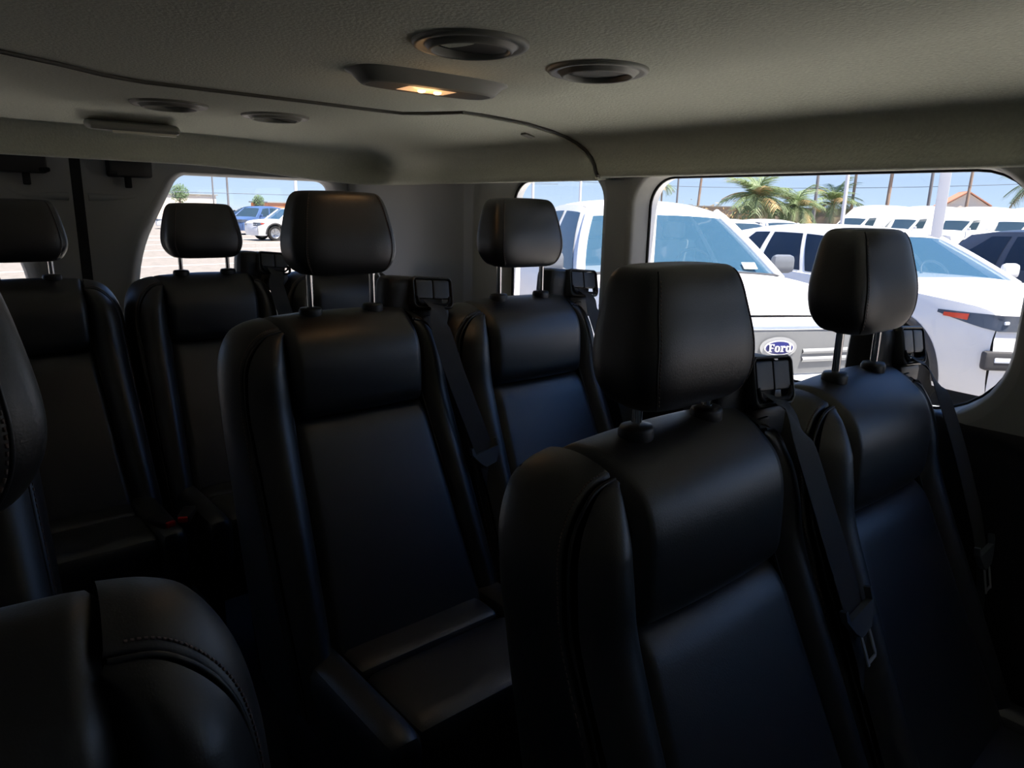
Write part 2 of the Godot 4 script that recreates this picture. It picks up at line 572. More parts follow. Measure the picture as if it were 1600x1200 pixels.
func rear_doors() -> void:
	# right-hand door as seen here; the other is its mirror image about the split
	var split := 0.437
	for k in 2:
		var side := 1.0 if k == 0 else -1.0
		var mx := func(x: float) -> float: return split + side * (x - split)
		# window outline in (x, y): slanted inner edge
		var raw := [Vector2(1.245, 1.918), Vector2(0.715, 1.918), Vector2(0.575, 1.66), Vector2(0.575, 1.16), Vector2(1.27, 1.16)]
		var rad := [0.05, 0.035, 0.12, 0.05, 0.05]
		var loop := []
		var n := 7
		for i in raw.size():
			var p: Vector2 = raw[i]
			var a: Vector2 = raw[(i + raw.size() - 1) % raw.size()]
			var b: Vector2 = raw[(i + 1) % raw.size()]
			var r: float = rad[i]
			for j in n + 1:
				var t := float(j) / n
				var q0: Vector2 = p + (a - p).normalized() * r
				var q1: Vector2 = p + (b - p).normalized() * r
				loop.push_back(q0.lerp(p, t).lerp(p.lerp(q1, t), t))
		var mid := Vector2(0.95, 1.64)
		# outer cell point for point, by pushing out from the middle
		var cell := []
		for q in loop:
			var d: Vector2 = (q - mid)
			var s := 1e9
			if d.x > 1e-5: s = minf(s, (1.40 - mid.x) / d.x)
			if d.x < -1e-5: s = minf(s, (split + 0.008 - mid.x) / d.x)
			if d.y > 1e-5: s = minf(s, (2.03 - mid.y) / d.y)
			if d.y < -1e-5: s = minf(s, (0.62 - mid.y) / d.y)
			cell.push_back(mid + d * s)
		for cn in [Vector2(1.40, 2.03), Vector2(split + 0.008, 2.03), Vector2(split + 0.008, 0.62), Vector2(1.40, 0.62)]:
			var best := 0
			for i in cell.size():
				if cell[i].distance_to(cn) < cell[best].distance_to(cn): best = i
			cell[best] = cn
		var at := func(z: float): return func(p: Vector2): return Vector3(mx.call(p.x), p.y, z)
		var out1 := []
		var out2 := []
		for q in loop:
			var d: Vector2 = (q - mid).normalized()
			out1.push_back(q + d * Vector2(0.045, 0.012))
			out2.push_back(q + d * Vector2(0.030, 0.008))
		var b := MB.new()
		var L := loop.size()
		var loops := [to3(out1, at.call(-2.412)), to3(out2, at.call(-2.409)), to3(loop, at.call(-2.43)), to3(loop, at.call(-2.484))]
		b.strip(to3(cell, at.call(-2.425)), loops[0], true)
		b.grid(L, 3, func(u: float, t: float): return loops[int(round(t * 3))][int(round(u * L)) % L])
		b.strip(to3(cell, at.call(-2.50)), to3(loop, at.call(-2.50)), true)
		b.strip(to3(loop, at.call(-2.484)), to3(loop, at.call(-2.50)), true)
		b.strip(to3(cell, at.call(-2.425)), to3(cell, at.call(-2.50)), true)
		var door := struct("door_%d" % (k + 1), b.done(), M.trim, "grey rear cargo door with a slanted window" if k == 0 else "other grey rear cargo door, cut off by the picture edge")
		# embossed ledge in the lining
		var e := MB.new()
		var em := []
		for q in [Vector2(0.462, 1.842), Vector2(0.56, 1.845), Vector2(0.60, 1.856), Vector2(0.622, 1.885), Vector2(0.645, 1.945)]:
			em.push_back(Vector3(mx.call(q.x), q.y, -2.424))
		var emp := []
		for i in 21: emp.push_back(along(em, i / 20.0))
		e.tube(emp, 0.011, 10)
		part("embossed_ridge", e.done(), M.trim, door)
		var lb := MB.new()
		lb.rbox(Vector3(mx.call(0.570), 1.930, -2.395), Vector3(0.115, 0.056, 0.05), 0.006)
		var latch := part("latch_box", lb.done(), M.black_plastic, door, "black latch box at the top of the door")
		var tb := MB.new()
		tb.rbox(Vector3(mx.call(0.562), 1.888, -2.385), Vector3(0.018, 0.034, 0.012), 0.003)
		tb.rbox(Vector3(mx.call(0.520), 1.912, -2.375), Vector3(0.026, 0.012, 0.02), 0.004)
		part("latch_tab", tb.done(), M.soft_black, latch)
		var out := PackedVector2Array()
		for p in loop: out.push_back(Vector2(mx.call(p.x), p.y))
		var g := MB.new()
		g.prism(out, Transform3D(Basis.IDENTITY, Vector3(0, 0, -2.488)), 0.004)
		struct("window_%d" % (used.get("window_count", 0) + 1), g.done(), M.van_glass)
		used["window_count"] = used.get("window_count", 0) + 1
	var s := MB.new()
	s.rbox(Vector3(split, 1.33, -2.428), Vector3(0.030, 1.40, 0.012), 0.005)
	s.rbox(Vector3(split, 1.33, -2.47), Vector3(0.028, 1.40, 0.06), 0.005)
	var cp := MB.new()
	for side in [1.0, -1.0]:
		cp.grid(8, 2, func(u: float, t: float):
			var p := along([Vector3(1.285, 0, -2.40), Vector3(1.315, 0, -2.37), Vector3(1.335, 0, -2.20), Vector3(1.352, 0, -2.0), Vector3(1.378, 0, -1.84)], u)
			return Vector3(xs(side, p.x), lerpf(0.66, 2.0, t), p.z))
		cp.grid(1, 2, func(u: float, t: float): return Vector3(xs(side, lerpf(1.285, 1.30, u)), lerpf(0.66, 2.0, t), lerpf(-2.40, -2.44, u)))
		struct("wall_corner_%s" % ("right" if side > 0 else "left"), cp.done(), M.trim, "grey rear corner panel")
		cp = MB.new()
	struct("trim_1", s.done(), M.soft_black, "black weather strip between the rear doors")

func van_shell() -> void:
	var R7 := [0.07, 0.07, 0.07, 0.07]
	var spans := [
		{z0 = -2.44, z1 = -1.235, win = [-1.672, -1.268, 1.40, 1.918], r = R7, y0 = 1.36, flare = 0.10},
		{z0 = -1.235, z1 = -0.30, win = [-1.160, -0.345, 1.488, 1.918], r = [0.11, 0.07, 0.07, 0.14], y0 = 1.47},
		{z0 = -0.30, z1 = 1.05, win = [-0.20, 0.86, 1.40, 1.90], r = R7, y0 = 1.36}]
	side_wall(1.0, "wall_right", spans)
	var lw := MB.new()  # left side closed, without windows, so no light enters there
	lw.rbox(Vector3(xs(-1, 1.424), 1.34, -0.70), Vector3(0.092, 1.50, 3.60), 0.01, Basis.IDENTITY, 3)
	struct("wall_left", lw.done(), M.trim, "unseen left side of the van, windows left out to keep light off")
	headliner()
	rear_doors()
	var f := MB.new()
	f.rbox(Vector3(XC, FLOOR - 0.04, -0.70), Vector3(2.10, 0.08, 3.64), 0.01, Basis.IDENTITY, 2)
	struct("floor", f.done(), M.carpet, "dark van floor")
	# unseen wall added behind the camera to keep front light out
	var b := MB.new()
	b.rbox(Vector3(XC, 1.34, 1.08), Vector3(2.10, 1.56, 0.06), 0.01, Basis.IDENTITY, 3)
	struct("blocking_wall_front", b.done(), M.trim, "unseen wall added behind the camera to block light from the front")

# ---------------------------------------------------------------- ceiling fittings
func air_vent(at: Vector3, turn: float, tilt: float, label: String) -> void:
	var o := thing("air_vent", label, "air vent", at, turn, "round ceiling air vents")
	if not K.has("vent_ring"):
		var b := MB.new()
		var p := [Vector2(0.080, 0.002), Vector2(0.080, -0.003), Vector2(0.077, -0.006), Vector2(0.071, -0.006), Vector2(0.066, -0.004), Vector2(0.062, -0.005), Vector2(0.058, -0.010), Vector2(0.055, -0.012), Vector2(0.052, -0.010), Vector2(0.051, -0.002), Vector2(0.051, 0.014)]
		b.ring(64, p.size() - 1, func(u: float, t: float):
			var q: Vector2 = p[int(round(t * (p.size() - 1)))]
			return Vector3(q.x * cos(u * TAU), q.y, q.x * sin(u * TAU)))
		K.vent_ring = b.done()
		var c := MB.new()
		c.ring(48, 4, func(u: float, t: float):
			var q: Vector2 = [Vector2(0.0505, 0.010), Vector2(0.0508, 0.0), Vector2(0.049, -0.004), Vector2(0.040, -0.003), Vector2(0.0, 0.001)][int(round(t * 4))]
			return Vector3(q.x * cos(u * TAU), q.y, q.x * sin(u * TAU)))
		K.vent_disc = c.done()
		var l := MB.new()
		l.ring(40, 1, func(u: float, t: float): return Vector3(0.056 * (1.0 - t) * cos(u * TAU), -0.0005 + 0.003 * t, 0.056 * (1.0 - t) * sin(u * TAU)))
		K.vent_cup = l.done()
	part("ring", K.vent_ring, M.vent_grey, o)
	var d := part("louvre_disc", K.vent_disc, M.vent_dark, o)
	d.rotation.x = tilt
	part("duct", K.vent_cup, M.soft_black, o, "dark duct behind the louvre")

func dome_lamp() -> void:
	var o := thing("dome_lamp", "long grey ceiling lamp, lit warm, beside the front pair of vents", "lamp", Vector3(0.752, CEIL, -1.102), deg_to_rad(-3.0))
	var body := func(hx: float, hz: float, u: float) -> Vector2:   # stadium-like outline
		var a := u * TAU
		var e := 0.55
		return Vector2(signf(cos(a)) * pow(absf(cos(a)), e) * hx, signf(sin(a)) * pow(absf(sin(a)), e) * hz)
	var b := MB.new()
	var steps := [[0.150, 0.058, 0.001], [0.148, 0.056, -0.003], [0.140, 0.050, -0.006], [0.128, 0.042, -0.018], [0.124, 0.039, -0.021], [0.118, 0.035, -0.0215]]
	b.ring(56, steps.size() - 1, func(u: float, t: float):
		var s: Array = steps[int(round(t * (steps.size() - 1)))]
		var q: Vector2 = body.call(s[0], s[1], u)
		return Vector3(q.x, s[2], q.y))
	part("housing", b.done(), M.vent_grey, o)
	var f := MB.new()
	f.ring(56, 1, func(u: float, t: float):
		var q: Vector2 = body.call(0.118, 0.035, u)
		if t > 0.5:
			var a := u * TAU
			q = Vector2(clampf(q.x, -0.058, 0.042), clampf(q.y, -0.026, 0.026))
			q = Vector2(-0.008 + signf(cos(a)) * minf(absf(cos(a)) * 1.42, 1.0) * 0.048, signf(sin(a)) * minf(absf(sin(a)) * 1.42, 1.0) * 0.024)
		return Vector3(q.x, -0.0215, q.y))
	part("switch_plate", f.done(), M.vent_dark, o, "darker face plate")
	var l := MB.new()
	l.rbox(Vector3(-0.008, -0.0185, 0), Vector3(0.096, 0.006, 0.048), 0.002)
	var lens := part("lens", l.done(), M.lamp_lens, o, "glowing warm lens")
	var bl := MB.new()
	for x in [-0.018, 0.014]: bl.rbox(Vector3(x, -0.0225, 0.0), Vector3(0.012, 0.006, 0.012), 0.0029)
	part("bulb", bl.done(), M.bulb, lens)
	var li := OmniLight3D.new()
	li.name = "lamp_light"
	li.light_color = Color(1.0, 0.78, 0.52)
	li.light_energy = 0.002
	li.light_size = 0.03
	li.omni_range = 8.0
	li.omni_attenuation = 2.0
	li.shadow_enabled = true
	li.position = Vector3(-0.008, -0.036, 0)
	o.add_child(li)

func rear_lamp() -> void:
	var o := thing("dome_lamp", "slim unlit ceiling lamp over the rear row", "lamp", Vector3(0.515, 2.016, -2.085), 0.0)
	var tilt := Basis(Vector3.RIGHT, deg_to_rad(8.0))
	var b := MB.new()
	b.rbox(Vector3(0, 0.0, 0), Vector3(0.21, 0.024, 0.075), 0.011, tilt, 6)
	part("housing", b.done(), M.vent_grey, o)
	var l := MB.new()
	l.rbox(Vector3(0.02, -0.013, 0.010), Vector3(0.15, 0.008, 0.046), 0.003, tilt)
	part("lens", l.done(), M.lens_off, o, "pale lens")

# ---------------------------------------------------------------- seats
func zfront(y: float) -> float: return 0.040 - 0.17 * y + 0.28 * maxf(0.0, -y - 0.17)
func zback(y: float) -> float: return -0.052 - 0.22 * y
func dip(y: float) -> float: return y - 0.014 * smoothstep(-0.15, -0.03, y)
func halfw(y: float) -> float: return 0.134 + 0.065 * maxf(0.0, -y - 0.16)

func edge_drop(d: float, r: float) -> float:                 # 1 on the seam, 0 from r inwards, round
	var q := clampf(1.0 - d / r, 0.0, 1.0)
	return 1.0 - sqrt(maxf(0.0, 1.0 - q * q))

func seat_meshes() -> void:
	var yb := -0.62
	var ys := -0.18
	# lower centre panel
	var b := MB.new()
	b.grid(28, 44, func(u: float, t: float):
		var y := lerpf(yb, ys, 1.0 - pow(1.0 - t, 1.3))
		var w := halfw(y)
		var x := (u * 2 - 1) * w
		var drop := 0.014 * edge_drop(w - absf(x), 0.016) + 0.020 * edge_drop(ys - y, 0.035)
		return Vector3(x, y, zfront(y) - drop + 0.004 * (1 - pow(x / w, 2))))
	K.lower_panel = b.done()
	# upper centre panel, rolled over the top
	var pf := [Vector3(0, -0.18, 0.074), Vector3(0, -0.14, 0.0745), Vector3(0, -0.10, 0.0735), Vector3(0, -0.06, 0.0695), Vector3(0, -0.03, 0.058), Vector3(0, -0.010, 0.036), Vector3(0, 0.006, 0.006), Vector3(0, 0.009, -0.018), Vector3(0, 0.004, -0.038), Vector3(0, -0.02, -0.052), Vector3(0, -0.05, -0.052)]
	for i in pf.size(): pf[i] = Vector3(0, dip(pf[i].y), pf[i].z)
	b = MB.new()
	b.grid(28, 60, func(u: float, t: float):
		var tt := pow(t, 1.25)
		var p := along(pf, tt)
		var q := along(pf, minf(tt + 0.01, 1.0)) - along(pf, maxf(tt - 0.01, 0.0))
		var nrm := Vector3(0, -q.z, q.y).normalized()
		if t < 0.4 and nrm.z < 0: nrm = -nrm
		if t >= 0.4 and nrm.dot(p - Vector3(0, -0.06, 0.0)) < 0: nrm = -nrm
		var w := lerpf(0.134, 0.158, smoothstep(0.5, 1.0, t))
		var x := (u * 2 - 1) * w
		var along_d := tt * 0.42
		var drop := 0.014 * edge_drop(w - absf(x), 0.016) + 0.026 * edge_drop(along_d, 0.034)
		return Vector3(x, p.y, p.z) - nrm * (drop - 0.006 * (1 - pow(x / w, 2))))
	K.upper_panel = b.done()
	# side bolsters, side panels
	for side in [-1.0, 1.0]:
		var inner := []
		var outer := []
		var rear := []
		for q in [[-0.62], [-0.5], [-0.4], [-0.3], [-0.22], [-0.16], [-0.11], [-0.07], [-0.045], [-0.028], [-0.018]]:
			inner.push_back(Vector3(side * halfw(q[0]), q[0], zfront(q[0]) - 0.012) + Vector3(0, dip(q[0]) - q[0], 0))
		for q in [[0.224, -0.62], [0.222, -0.5], [0.219, -0.4], [0.216, -0.3], [0.214, -0.22], [0.213, -0.16], [0.211, -0.11], [0.204, -0.066], [0.188, -0.036], [0.164, -0.016], [0.136, -0.010]]:
			outer.push_back(Vector3(side * q[0], dip(q[1]), zfront(q[1]) - 0.010))
		for q in [[0.240, -0.62], [0.243, -0.5], [0.244, -0.4], [0.244, -0.3], [0.244, -0.22], [0.243, -0.16], [0.241, -0.11], [0.232, -0.055], [0.210, -0.018], [0.182, -0.004], [0.150, 0.002]]:
			rear.push_back(Vector3(side * q[0], dip(q[1]), zback(q[1])))
		for i in outer.size():
			if side > 0:
				outer[i].x = 0.135 + (outer[i].x - 0.135) * 0.74
				rear[i].x = 0.135 + (rear[i].x - 0.135) * 0.68
			else:
				rear[i].x = -0.135 + (rear[i].x + 0.135) * 0.90
		var bulge := 0.040 if side < 0 else 0.030
		b = MB.new()
		b.grid(20, 60, func(u: float, t: float):
			var p := along(inner, t).lerp(along(outer, t), u)
			var wid := (along(inner, t) - along(outer, t)).length()
			var h := pow(sin(PI * clampf(u * 0.94 + 0.0, 0.0, 1.0)), 0.75) * bulge * clampf(wid / 0.07, 0.12, 1.0)
			return p + Vector3(side * -0.002 * sin(PI * u), 0.0, h))
		K["bolster%d" % side] = b.done()
		var fat := 0.011 if side < 0 else 0.007
		var side_pt := func(u: float, t: float, out: float) -> Vector3:
			var p := along(outer, t).lerp(along(rear, t), u)
			var dir := (along(outer, minf(t + 0.02, 1.0)) - along(outer, maxf(t - 0.02, 0.0)))
			dir.z = 0
			dir = dir.normalized()
			var nrm := Vector3(-dir.y, dir.x, 0)
			if nrm.x * side < 0: nrm = -nrm
			if t > 0.85 and nrm.y < 0: nrm = -nrm
			return p + nrm * (fat * pow(sin(PI * u), 0.7) + out) - Vector3(0, 0, 0.006 * edge_drop(u, 0.12))
		b = MB.new()
		b.grid(14, 60, func(u: float, t: float): return side_pt.call(u, t, 0.0))
		K["side%d" % side] = b.done()
		# piping and stitching along the outer seam
		var pp := []
		for i in 61:
			pp.push_back(along(outer, i / 60.0) + Vector3(side * 0.0015, 0.001, 0.0015))
		b = MB.new()
		b.tube(pp, 0.0022, 6)
		K["piping%d" % side] = b.done()
		b = MB.new()
		for i in 84:
			var t0 := 0.06 + 0.9 * i / 84.0
			b.tube([side_pt.call(0.10, t0, 0.0006), side_pt.call(0.10, t0 + 0.0062, 0.0006)], 0.0010, 4)
		K["stitch%d" % side] = b.done()
		# piping of the centre panel
		b = MB.new()
		pp = []
		for i in 41: pp.push_back(along(inner, i / 40.0) + Vector3(side * 0.001, 0, 0.0025))
		b.tube(pp, 0.0015, 6)
		K["inner_piping%d" % side] = b.done()
	b = MB.new()
	b.grid(6, 16, func(u: float, t: float):
		var y := lerpf(-0.62, -0.02, t)
		var w := 0.232 if y < -0.1 else lerpf(0.232, 0.19, (y + 0.1) / 0.08)
		return Vector3(lerpf(-w, w - 0.024, u), y, zback(y)))
	K.back_shell = b.done()
	# headrest, base at its own lower edge
	var hr := func(u: float, t: float, out: float) -> Vector3:
		var a := u * TAU
		var y := 0.140 * t
		var wid := curve([[0.0, 0.092], [0.18, 0.103], [0.35, 0.105], [0.65, 0.098], [0.85, 0.091], [1.0, 0.085]], t)
		var dep := curve([[0.0, 0.039], [0.2, 0.047], [0.45, 0.049], [0.75, 0.042], [1.0, 0.036]], t)
		var e := absf(2 * t - 1)
		var sc := pow(maxf(0.0, 1.0 - pow(e, 7.0)), 1.0 / 3.2)
		var ca := cos(a)
		var sa := sin(a)
		var ex := 0.50
		var x := signf(ca) * pow(absf(ca), ex) * (wid - 0.022 + 0.022 * sc) * (1.0 if e < 0.999 else 0.0) * minf(1.0, sc * 3.2)
		var z := signf(sa) * pow(absf(sa), ex) * (dep - 0.022 + 0.022 * sc) * minf(1.0, sc * 3.2)
		var sag := -0.006 * (1.0 - pow(clampf(absf(x) / 0.1, 0.0, 1.0), 4.0)) * (1.0 - smoothstep(0.0, 0.3, t)) * (1.0 if sa > 0 else 0.5)
		var crown := 0.004 * (1.0 - pow(x / 0.112, 2)) * smoothstep(0.7, 1.0, t)
		var p := Vector3(x, y + sag + crown, z - 0.012 * (t - 0.5) + 0.006)
		return p + Vector3(signf(ca) * pow(absf(ca), 1.5), 0, signf(sa) * pow(absf(sa), 1.5)) * out
	b = MB.new()
	b.ring(96, 44, func(u: float, t: float): return hr.call(u, 0.5 - 0.5 * cos(PI * t), 0.0))
	K.headrest = b.done()
	b = MB.new()
	var st := MB.new()
	for ua in [0.132, 0.368]:
		var pth := []
		for i in 41: pth.push_back(hr.call(ua, 0.03 + 0.94 * i / 40.0, 0.0002))
		b = MB.new()
		b.tube(pth, 0.0012, 6)
		K["headrest_seam%d" % (0 if ua < 0.25 else 1)] = b.done()
		var du := 0.008 if ua < 0.25 else -0.008
		for i in 30:
			var t0 := 0.06 + 0.87 * i / 30.0
			st.tube([hr.call(ua + du, t0, 0.0004), hr.call(ua + du, t0 + 0.016, 0.0004)], 0.0008, 4)
	K.headrest_stitch = st.done()
	b = MB.new()
	b.ring(24, 5, func(u: float, t: float):
		var q: Vector2 = [Vector2(0.019, -0.012), Vector2(0.0215, -0.004), Vector2(0.0215, 0.006), Vector2(0.019, 0.0105), Vector2(0.010, 0.012), Vector2(0.006, 0.012)][int(round(t * 5))]
		return Vector3(q.x * cos(u * TAU), q.y, q.x * 0.82 * sin(u * TAU)))
	K.guide = b.done()
	# cushion: rear and front pads, two side pads, base
	b = MB.new()
	b.rbox(Vector3(0, -0.600, 0.205), Vector3(0.30, 0.12, 0.20), 0.022, Basis.IDENTITY, 8)
	K.pad_rear = b.done()
	b = MB.new()
	b.rbox(Vector3(0, -0.602, 0.395), Vector3(0.31, 0.13, 0.18), 0.03, Basis.IDENTITY, 8)
	K.pad_front = b.done()
	b = MB.new()
	b.rbox(Vector3(0, -0.600, 0.30), Vector3(0.070, 0.145, 0.40), 0.034, Basis.IDENTITY, 8)
	K.pad_side = b.done()
	b = MB.new()
	b.rbox(Vector3(0, -0.72, 0.26), Vector3(0.42, 0.12, 0.36), 0.02)
	K.seat_pan = b.done()
	b = MB.new()
	b.rbox(Vector3.ZERO, Vector3(0.04, 0.30, 0.05), 0.008, Basis.IDENTITY, 3)
	K.seat_leg = b.done()
	# belt tower
	b = MB.new()
	b.rbox(Vector3(0.172, 0.002, -0.040), Vector3(0.146, 0.104, 0.060), 0.020, Basis(Vector3.BACK, deg_to_rad(-5.0)), 8)
	K.tower_cover = b.done()
	var tilt := Basis(Vector3.BACK, deg_to_rad(-5.0)) * Basis(Vector3.RIGHT, deg_to_rad(-14.0))
	var o := Vector3(0.203, 0.022, -0.006)
	b = MB.new()
	var l0 := rr_loop(-0.050, 0.050, -0.034, 0.032, [0.010, 0.010, 0.012, 0.012])
	var l1 := rr_loop(-0.0455, 0.0455, -0.0295, 0.0275, [0.008, 0.008, 0.010, 0.010])
	var t3 := func(z: float): return func(p: Vector2): return o + tilt * Vector3(p.x, p.y, z)
	var lp := [to3(l0, t3.call(-0.012)), to3(l0, t3.call(0.006)), to3(grow(l0, Vector2.ZERO, -0.002), t3.call(0.009)), to3(l1, t3.call(0.008)), to3(l1, t3.call(-0.002))]
	b.grid(l0.size(), 4, func(u: float, t: float): return lp[int(round(t * 4))][int(round(u * l0.size())) % l0.size()])
	K.bezel = b.done()
	b = MB.new()
	for s in [-1.0, 1.0]: b.rbox(o + tilt * Vector3(s * 0.0212, 0.006, 0.002), Vector3(0.0405, 0.039, 0.012), 0.003, tilt)
	K.flaps = b.done()
	b = MB.new()
	b.tube([o + tilt * Vector3(-0.040, -0.0090, 0.007), o + tilt * Vector3(-0.038, -0.0200, 0.008), o + tilt * Vector3(-0.030, -0.0255, 0.008), o + tilt * Vector3(0.030, -0.0255, 0.008), o + tilt * Vector3(0.038, -0.0200, 0.008), o + tilt * Vector3(0.040, -0.0090, 0.007)], 0.0032, 8)
	K.slot = b.done()
	b = MB.new()
	b.rbox(Vector3(0.200, -0.036, -0.014), Vector3(0.088, 0.050, 0.034), 0.008, Basis(Vector3.BACK, deg_to_rad(-3.0)))
	K.bracket = b.done()
	b = MB.new()
	b.rbox(Vector3(0.180, -0.036, 0.004), Vector3(0.026, 0.028, 0.006), 0.003)
	K.cap = b.done()

func belt_path(wall := false) -> Array:
	var top := [Vector3(0.200, 0.004, 0.004), Vector3(0.196, -0.012, 0.030), Vector3(0.180, -0.042, 0.062)]
	if wall: return top + [Vector3(0.192, -0.120, 0.093), Vector3(0.213, -0.200, 0.116), Vector3(0.235, -0.280, 0.136), Vector3(0.248, -0.370, 0.150), Vector3(0.248, -0.460, 0.154), Vector3(0.246, -0.550, 0.140), Vector3(0.246, -0.640, 0.11)]
	return top + [Vector3(0.190, -0.125, 0.095), Vector3(0.205, -0.185, 0.113), Vector3(0.221, -0.245, 0.130), Vector3(0.243, -0.330, 0.150), Vector3(0.262, -0.430, 0.165), Vector3(0.272, -0.530, 0.160), Vector3(0.276, -0.640, 0.13)]

func belt_mesh(wall: bool) -> ArrayMesh:
	var t0 := 0.0
	var t1 := 1.0
	var p := belt_path(wall)
	var b := MB.new()
	var hw := 0.0225
	for k in 2:
		b.grid(4, 50, func(u: float, t: float):
			var tt := lerpf(t0, t1, t)
			var c := along(p, tt)
			var d := (along(p, minf(tt + 0.01, 1)) - along(p, maxf(tt - 0.01, 0))).normalized()
			var s := d.cross(Vector3(0.10, 0.15, 1)).normalized()
			s.z -= 0.12
			return c + s * hw * (u * 2 - 1) + Vector3(0, 0, 0.0006 if k == 0 else -0.0006))
	return b.done()

func seat(c: Vector3, lift: float, label: String, group: String, opts := {}) -> Node3D:
	var o := thing("passenger_seat", label, "seat", c, 0.0, group)
	part("backrest_panel", K.lower_panel, M.leather, o)
	part("upper_backrest_panel", K.upper_panel, M.leather, o)
	var flip := -1 if opts.get("mirror", false) else 1
	for s in [-1, 1]:
		var k: int = s * flip
		var bo := part("bolster", K["bolster%d" % k], M.leather, o)
		part("piping", K["piping%d" % k], M.piping, bo)
		part("inner_piping", K["inner_piping%d" % k], M.piping, bo)
		var sd := part("side_panel", K["side%d" % k], M.leather, o)
		bo.scale.x = flip
		sd.scale.x = flip
		var sti := part("stitching", K["stitch%d" % k], M.stitch, sd, "pale row of stitches")
		sti.set_meta("kind", "stuff")
		var g := part("post_guide", K.guide, M.black_plastic, o)
		g.position = Vector3(s * 0.064, -0.001, -0.004)
	part("back_shell", K.back_shell, M.black_plastic, o).scale.x = flip
	var h := part("headrest", K.headrest, M.leather, o)
	h.position = Vector3(0, lift, -0.014)
	for k in 2: part("seam", K["headrest_seam%d" % k], M.piping, h)
	part("stitching", K.headrest_stitch, M.stitch, h, "pale row of stitches").set_meta("kind", "stuff")
	for s in [-1, 1]:
		var pb := MB.new()
		pb.tube([Vector3(s * 0.064, -lift, 0.010), Vector3(s * 0.064, 0.02, 0.010)], 0.0058, 14)
		part("post", pb.done(), M.chrome, h, "chrome headrest post")
	var pr := part("cushion", K.pad_rear, M.leather, o)
	pr.set_meta("label", "rear pad of the seat cushion")
	part("front_cushion", K.pad_front, M.leather, o)
	for s in [-1, 1]:
		var ps := part("cushion_bolster", K.pad_side, M.leather, o)
		ps.position.x = s * 0.180
	part("seat_pan", K.seat_pan, M.black_plastic, o)
	var legh := c.y - 0.77 - FLOOR
	for s in [[-0.18, 0.12], [0.18, 0.12], [-0.18, 0.40], [0.18, 0.40]]:
		var lg := part("leg", K.seat_leg, M.black_plastic, o)
		lg.scale.y = (legh + 0.02) / 0.30
		lg.position = Vector3(s[0], -0.77 - legh / 2.0 + 0.01, s[1])
	if opts.has("slim"):
		for q in o.get_children():
			if not (q.name.begins_with("headrest") or q.name.begins_with("post_guide")):
				q.scale.x *= opts.slim
				q.position.x *= opts.slim
	if opts.has("head"): h.position += opts.head
	if opts.get("tower", true):
		var tw := part("belt_tower", K.tower_cover, M.black_plastic, o, "black belt guide housing on the shoulder")
		part("bezel", K.bezel, M.grey_plastic, tw)
		part("flap", K.flaps, M.grey_plastic, tw)
		part("belt_slot", K.slot, M.soft_black, tw)
		part("bracket", K.bracket, M.grey_plastic, tw)
		part("cap", K.cap, M.black_plastic, tw)
		var tt: float = opts.get("tongue", 0.58)
		var wl: bool = opts.get("wall", false)
		if not K.has("belt%s" % wl): K["belt%s" % wl] = belt_mesh(wl)
		var bl := part("seat_belt", K["belt%s" % wl], M.belt, o, "dark grey belt webbing")
		tongue(bl, tt, opts.get("metal", true), belt_path(wl))
	return o

func tongue(parent: Node, t: float, metal: bool, bp: Array) -> void:
	var p := along(bp, t)
	var d := (along(bp, t + 0.01) - along(bp, t - 0.01)).normalized()
	var s := d.cross(Vector3(0.10, 0.15, 1)).normalized()
	s.z -= 0.12
	s = s.normalized()
	var n := s.cross(d).normalized()
	if n.z < 0: n = -n
	var xf := Transform3D(Basis(s, -d, n), p + n * 0.004)     # x across the belt, y up along it
	var sg := 1.0 if xf.basis.x.x > 0 else -1.0
	var b := MB.new()
	var w := 0.034
	b.prism(PackedVector2Array([Vector2(-w, 0.022), Vector2(-w - 0.002, 0.012), Vector2(-w + 0.012, -0.012), Vector2(-0.012, -0.024), Vector2(0.014, -0.024), Vector2(w - 0.010, -0.012), Vector2(w + 0.002, 0.012), Vector2(w, 0.024), Vector2(w - 0.005, 0.024), Vector2(w - 0.006, 0.008), Vector2(-w + 0.006, 0.006), Vector2(-w + 0.004, 0.022)]), xf * Transform3D(Basis.IDENTITY, Vector3(0, 0, -0.002)), 0.009)
	var k := part("latch_plate", b.done(), M.grip, parent, "plastic grip of the belt tongue")
	if metal:
		var m := MB.new()
		var a := 0.0105
		for q in [[Vector3(-a, -0.020, 0), Vector3(-a, -0.068, 0)], [Vector3(a, -0.020, 0), Vector3(a, -0.068, 0)], [Vector3(-a, -0.066, 0), Vector3(a, -0.066, 0)], [Vector3(-a, -0.026, 0), Vector3(a, -0.026, 0)]]:
			var mid: Vector3 = (q[0] + q[1]) / 2
			var sz: Vector3 = (q[1] - q[0]).abs() + Vector3(0.005, 0.005, 0.0028)
			m.rbox(xf * (mid + Vector3(0, 0, 0.003)), sz, 0.001, xf.basis, 2)
		part("tongue", m.done(), M.steel, parent, "bright steel belt tongue")

